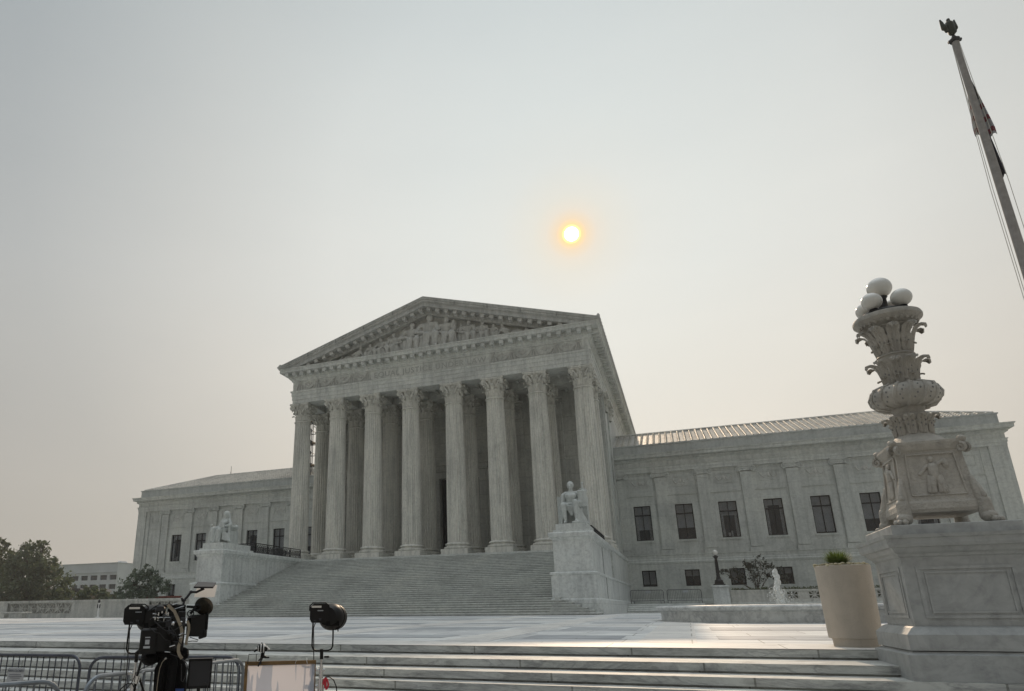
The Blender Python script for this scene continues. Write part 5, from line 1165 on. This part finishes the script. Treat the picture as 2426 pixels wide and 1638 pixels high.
b=MB(); b.ell(T(760,455,-.06),.036,.045,.036,16,12); b.ell(T(700,450,-.02),.03,.04,.02); part('viewfinder',b,M_black,t)
b=MB(); b.ell(T(1372,398,.05),.068,.10,.060,20,14,rot=Matrix.Rotation(.7,3,'Y')); part('windscreen',b,M_foam,t)
b=MB(); 
for rr_,yy in ((.055,-.02),(.045,-.035)): b.tube([T(1275+rr_*900*math.cos(a),420+rr_*900*math.sin(a),yy) for a in [2*PI*j/16 for j in range(16)]],.006,6,closed=True)
b.tube([T(1180,500,-.03),T(1230,430,-.02),T(1300,430,0)],.010,8); b.tube([T(1120,400,0),T(1250,410,.02)],.009,8)
b.tube([T(1150+45*math.cos(a)+30,500+45*math.sin(a),-.05) for a in [2*PI*j/12 for j in range(12)]],.004,6,closed=True); part('microphone_mount',b,M_black,t)
b=MB(); b.bbox((1150-800)*q,(1400-800)*q,.0,.16,(1040-800)*q,(1040-520)*q,.02); b.prism([((1180-800)*q,(1040-820)*q),((1395-800)*q,(1040-830)*q),((1430-800)*q,(1040-700)*q),((1430-800)*q,(1040-500)*q),((1200-800)*q,(1040-560)*q)],-.03,.02,'XZ'); ln=part('lens',b,M_black,t,False)
b=MB(); b.bbox((1400-800)*q,(1440-800)*q,-.04,.10,(1040-730)*q,(1040-490)*q,.008); part('lens_flap',b,M_blackrough,ln,False)
b=MB(); b.capsule(T(1400,750,-.02),T(1405,810,-.02),.018,.016); b.capsule(T(1340,840,-.02),T(1410,815,-.02),.010,.012); b.tube([T(1200,830,-.02),T(1270,855,-.03),T(1320,870,-.02),T(1310,890,-.02),T(1240,885,-.02),T(1180,890,-.02)],.003,6); part('pan_handle_grip',b,M_black,t)
b=MB(); b.tube([T(1070,390,.0),T(1075,310,.0),T(1110,270,.0),T(1165,190,.0)],.0085,8); b.tube([T(1165,190,0),T(1240,195,-.01),T(1310,160,.0),T(1350,140,0)],.0085,8); b.ell(T(1070,310,0),.017,.016,.012); b.ell(T(1165,192,0),.013,.013,.012); b.ell(T(1318,130,-.005),.014,.012,.011); b.ell(T(1045,290,-.01),.009,.009,.009); arm=part('accessory_arm',b,M_darkpanel,t)
b=MB(); pa,pb,pc,pd=T(1192,140,-.05),T(1470,142,-.05),T(1528,66,.09),T(1258,58,.09); up_=V3(0,-.006,.011)
b.add([pa,pb,pc,pd,pa+up_,pb+up_,pc+up_,pd+up_],[(0,3,2,1),(4,5,6,7),(0,1,5,4),(1,2,6,5),(2,3,7,6),(3,0,4,7)]); part('flat_panel',b,M_darkpanel,t,False)
b=MB(); b.prism([((1220-800)*q,(1040-262)*q),((1525-800)*q,(1040-262)*q),((1553-800)*q,(1040-80)*q),((1500-800)*q,(1040-75)*q),((1265-800)*q,(1040-75)*q)],.12,.123,'XZ'); part('cream_card',b,M_paper,t,False)
def strapmesh(b,pts,w_=.0105):
    pts=[V3(*p_) for p_ in pts]; vs=[]
    for i,p_ in enumerate(pts):
        tt=(pts[min(i+1,len(pts)-1)]-pts[max(i-1,0)]).normalized(); nn=tt.cross(V3(0,1,0)).normalized(); vs+=[p_-nn*w_,p_+nn*w_,p_+nn*w_+V3(0,.003,0),p_-nn*w_+V3(0,.003,0)]
    for i in range(len(pts)-1):
        for j in range(4): b.add([vs[4*i+j],vs[4*i+(j+1)%4],vs[4*i+4+(j+1)%4],vs[4*i+4+j]],[(0,1,2,3)])
b=MB(); strapmesh(b,[T(*a_,-.125) for a_ in ((850,375),(900,420),(950,465),(985,530),(1020,600),(1050,660),(1072,720),(1078,790),(1068,880),(1050,950),(1052,1010),(1072,1060),(1110,1110))]); strapmesh(b,[T(*a_,-.11) for a_ in ((1140,600),(1165,660),(1172,720),(1160,800),(1152,860),(1150,930))],.009); part('strap',b,M_strap,t,False)
b=MB(); b.ell(T(680,1110,-.03),.055,.07,.045,14,10); b.capsule(T(760,1080,0),T(1120,1060,0),.045,.045); b.ell(T(1150,1050,0),.025,.04,.035); b.prism([T(760,0).xz[:] if 0 else ((755-800)*q,(1040-1260)*q),((820-800)*q,(1040-1120)*q),((1120-800)*q,(1040-1090)*q),((1195-800)*q,(1040-1250)*q),((1190-800)*q,-.9),((830-800)*q,-.9)],-.07,.07,'XZ'); part('tripod_head',b,M_blackrough,t,False)
b=MB(); b.capsule(T(850,1160,-.07),T(830,1560,-.08),.02,.03); b.capsule(T(1000,1150,-.08),T(980,1560,-.09),.03,.03); b.capsule(T(1130,1200,-.06),T(1150,1560,-.07),.02,.03); part('rain_cover',b,M_blackrough,t)
for kx in (-.1,.14,.3):
    b=MB(); b.tube([V3(.08+kx*.4,.0,-.75),V3(.1+kx*2.2,(.35 if kx<.2 and kx>0 else -.15),g+.02)],.014,8); part('tripod_leg',b,M_black,t)
b=MB(); b.tube([T(*a_,-.12) for a_ in ((895,1095),(850,1150),(825,1230),(815,1350),(812,1480),(808,1600))],.0028,6); part('pale_cable',b,M_strap,t)
b=MB(); b.tube([T(*a_,-.12) for a_ in ((940,1040),(1000,1065),(1080,1095),(1150,1150),(1180,1240),(1180,1340),(1150,1420),(1125,1400),(1120,1300),(1110,1180))],.0034,6); b.tube([T(*a_,-.11) for a_ in ((1100,1090),(1180,1180),(1215,1300),(1200,1450),(1200,1600))],.0034,6); b.tube([T(*a_,-.1) for a_ in ((720,1180),(600,1220),(520,1280),(480,1400),(400,1500))],.003,6); b.tube([T(*a_,-.1) for a_ in ((1430,1440),(1480,1460),(1495,1530),(1495,1600))],.0034,6); part('black_cable',b,M_cable,t)
b=MB(); b.box((1060-800)*q,(1175-800)*q,-.10,-.06,(1040-1640)*q,(1040-1510)*q); part('blue_pouch',b,M_blue,t,False)
rr=random.Random(17)
for nm,m_,n_ in (('accessory_module',M_black,9),('cable_clip',M_darkpanel,5)):
    for k in range(n_):
        b=MB(); cx_=rr.uniform(620,1120); cz_=rr.uniform(420,1010); w_=rr.uniform(.012,.03); h_=rr.uniform(.01,.028); p_=T(cx_,cz_,-.12+rr.uniform(0,.03)); b.bbox(p_.x-w_,p_.x+w_,p_.y-.012,p_.y+.03,p_.z-h_,p_.z+h_,.004); part(nm,b,m_,t,False)
for k in range(7):
    b=MB(); a0=T(rr.uniform(620,900),rr.uniform(430,700),-.14); a1=T(rr.uniform(900,1150),rr.uniform(500,980),-.14); md_=a0.lerp(a1,.5)+V3(0,-.03,rr.uniform(-.06,.02)); b.tube([a0,a0.lerp(md_,.6)+V3(0,-.01,-.01),md_,md_.lerp(a1,.5)+V3(0,-.01,-.012),a1],.0028,6); part('signal_cable',b,M_cable,t)
# monitor beside the tripod
t,p1=gear('field_monitor','black boxy field monitor low on the right side of the television camera','monitor',473,1595,4.6); g=GZ-p1.z
b=MB(); b.bbox(-.078,.080,-.02,.03,-.098,.092,.006); part('case',b,M_black,t,False); b=MB(); b.box(-.066,.068,-.0215,-.020,-.08,.078); part('screen_shade',b,M_darkpanel,t,False); b=MB(); b.box(-.082,.084,-.035,.032,.092,.096); part('top_edge',b,M_darkpanel,t,False)
b=MB(); b.tube([(0,.0,-.098),(0,.0,g+.02)],.012,8); part('support_pole',b,M_black,t)
# second light's loose cable and prop stand
t,p2=gear('prop_stand','thin black tripod stand with chrome joints leaning beside the left studio light','stand',336,1560,4.85); g=GZ-p2.z
b=MB(); b.tube([(.01,0,.05),(-.02,0,-.12),(-.05,0,-.5),(-.08,0,g+.02)],.009,8); b.tube([(-.01,0,-.12),(.06,.0,-.28),(.16,0,-.6),(.3,0,g+.02)],.008,8); b.capsule((.0,0,.06),(-.03,0,.04),.022,.016); part('leg',b,M_black,t)
b=MB(); b.tube([(-.012,-.012,-.12),(-.018,-.012,-.17)],.015,10); b.tube([(.012,-.012,-.1),(.03,-.012,-.09)],.006,8); part('joint',b,M_chrome,t)
b=MB(); b.tube([(-.03,-.02,-.2),(-.045,-.02,-.17),(-.08,-.02,-.165),(-.12,-.02,-.2),(-.15,-.02,-.3),(-.2,0,-.6)],.005,6); part('cable',b,M_cable,t)
# --- wooden framed board and the small camera on it
t,p3=gear('framed_board','wooden-framed panel of pale cloth with painted shadow streaks left of the right studio light','framed panel',582,1569,4.9); g=GZ-p3.z; W_=.515; H_=-g-.02
b=MB(); b.box(-.004,W_,-.012,.012,-.024,0.002); fr=part('top_rail',b,M_wood,t,False)
b=MB(); b.box(-.004,.018,-.011,.011,g,-.0245); part('side_rail',b,M_wood,t,False); b=MB(); b.box(W_-.006,W_,-.011,.011,g,-.0245); part('side_rail',b,M_wood,t,False); b=MB(); b.box(.018,W_-.006,-.011,.011,g+.1,g+.13); part('bottom_rail',b,M_wood,t,False)
m=bpy.data.materials.new('shadow_streaked_cloth'); m.use_nodes=True; nt_=m.node_tree; bs=nt_.nodes['Principled BSDF']; bs.inputs['Roughness'].default_value=.9
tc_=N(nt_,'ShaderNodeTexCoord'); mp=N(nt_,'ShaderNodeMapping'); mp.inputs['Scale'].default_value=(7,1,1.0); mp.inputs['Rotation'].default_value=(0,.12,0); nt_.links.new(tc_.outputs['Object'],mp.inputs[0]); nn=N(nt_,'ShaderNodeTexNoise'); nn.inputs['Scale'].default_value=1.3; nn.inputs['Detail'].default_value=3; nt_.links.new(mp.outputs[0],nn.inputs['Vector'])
rp=ramp(nt_,[(.44,(.72,.70,.74)),(.50,(.72,.70,.74)),(.515,(.45,.48,.56)),(.62,(.47,.50,.58)),(.64,(.68,.66,.70))],nn.outputs[0]); nt_.links.new(rp.outputs[0],bs.inputs['Base Color'])  # grey streaks paint the shadows seen through the cloth
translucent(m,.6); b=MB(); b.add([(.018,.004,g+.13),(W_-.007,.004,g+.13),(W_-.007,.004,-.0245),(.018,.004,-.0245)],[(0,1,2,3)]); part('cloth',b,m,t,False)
b=MB(); b.tube([(.11,-.03,-.02),(.115,-.03,.055),(.02,-.03,.055),(.015,-.03,.0),(.015,-.02,-.01)],.0035,6); b.tube([(.09,-.035,-.03),(.12,-.02,.03)],.006,6); b.tube([(.075,0,.0),(.075,0,.055)],.0025,5); part('wire_clamp',b,M_iron,t)
b=MB(); b.ell((.445,-.012,.01),.006,.004,.010); b.tube([(.445,-.014,.0),(.45,-.014,-.02)],.002,5); b.tube([(.37,-.014,.01),(.36,-.014,-.02)],.0012,4); part('peg',b,M_white,t)
t,p4=gear('remote_camera','small striped black and white round camera perched on the wooden frame','camera',620.5,1540,4.9)
b=MB(); b.ell((.0,0,.012),.033,.035,.030,18,12); b.ell((-.018,0,.014),.020,.03,.028,14,10); b.capsule((-.03,0,.005),(-.052,0,-.010),.009,.006); b.ell((.028,0,.008),.014,.02,.02); b.tube([(-.002,0,.035),(-.003,0,.052)],.004,6); part('camera_body',b,M_black,t)
b=MB(); 
for x,r_ in ((.012,.0345),(-.008,.0350),(-.026,.0262)): b.tube([(x,r_*math.cos(a_),.012+r_*.88*math.sin(a_)) for a_ in [2*PI*j/20 for j in range(20)]],.0035,5,closed=True)
b.capsule((.034,-.01,.02),(.054,-.01,.004),.006,.005); b.ell((.02,-.02,.028),.010,.01,.008); b.ell((-.04,-.015,.012),.008,.006,.006); part('white_stripe',b,M_white,t)
b=MB(); b.tube([(.012,0,-.012),(.012,0,-.045)],.010,10); b.capsule((.012,0,-.045),(.03,0,-.052),.012,.008); b.box(.02,.056,-.015,.015,-.058,-.048); b.tube([(.0,0,-.02),(-.004,0,-.06),(-.02,0,-.075)],.006,8); part('mount',b,M_black,t)

# ================================================================== thin smoky air round the whole place
b=MB(); b.box(-330,330,-95,330,-2.5,40); hz_=obj('haze',b,M_white); hz_['kind']='stuff'
hm=bpy.data.materials.new('smoky_air'); hm.use_nodes=True; hn=hm.node_tree; hn.nodes.clear(); ho=hn.nodes.new('ShaderNodeOutputMaterial'); pv=hn.nodes.new('ShaderNodeVolumePrincipled'); pv.inputs['Color'].default_value=(.9,.9,.88,1); pv.inputs['Density'].default_value=.0006; pv.inputs['Anisotropy'].default_value=.3; hn.links.new(pv.outputs[0],ho.inputs['Volume'])
hz_.data.materials.clear(); hz_.data.materials.append(hm); hz_.display_type='WIRE'
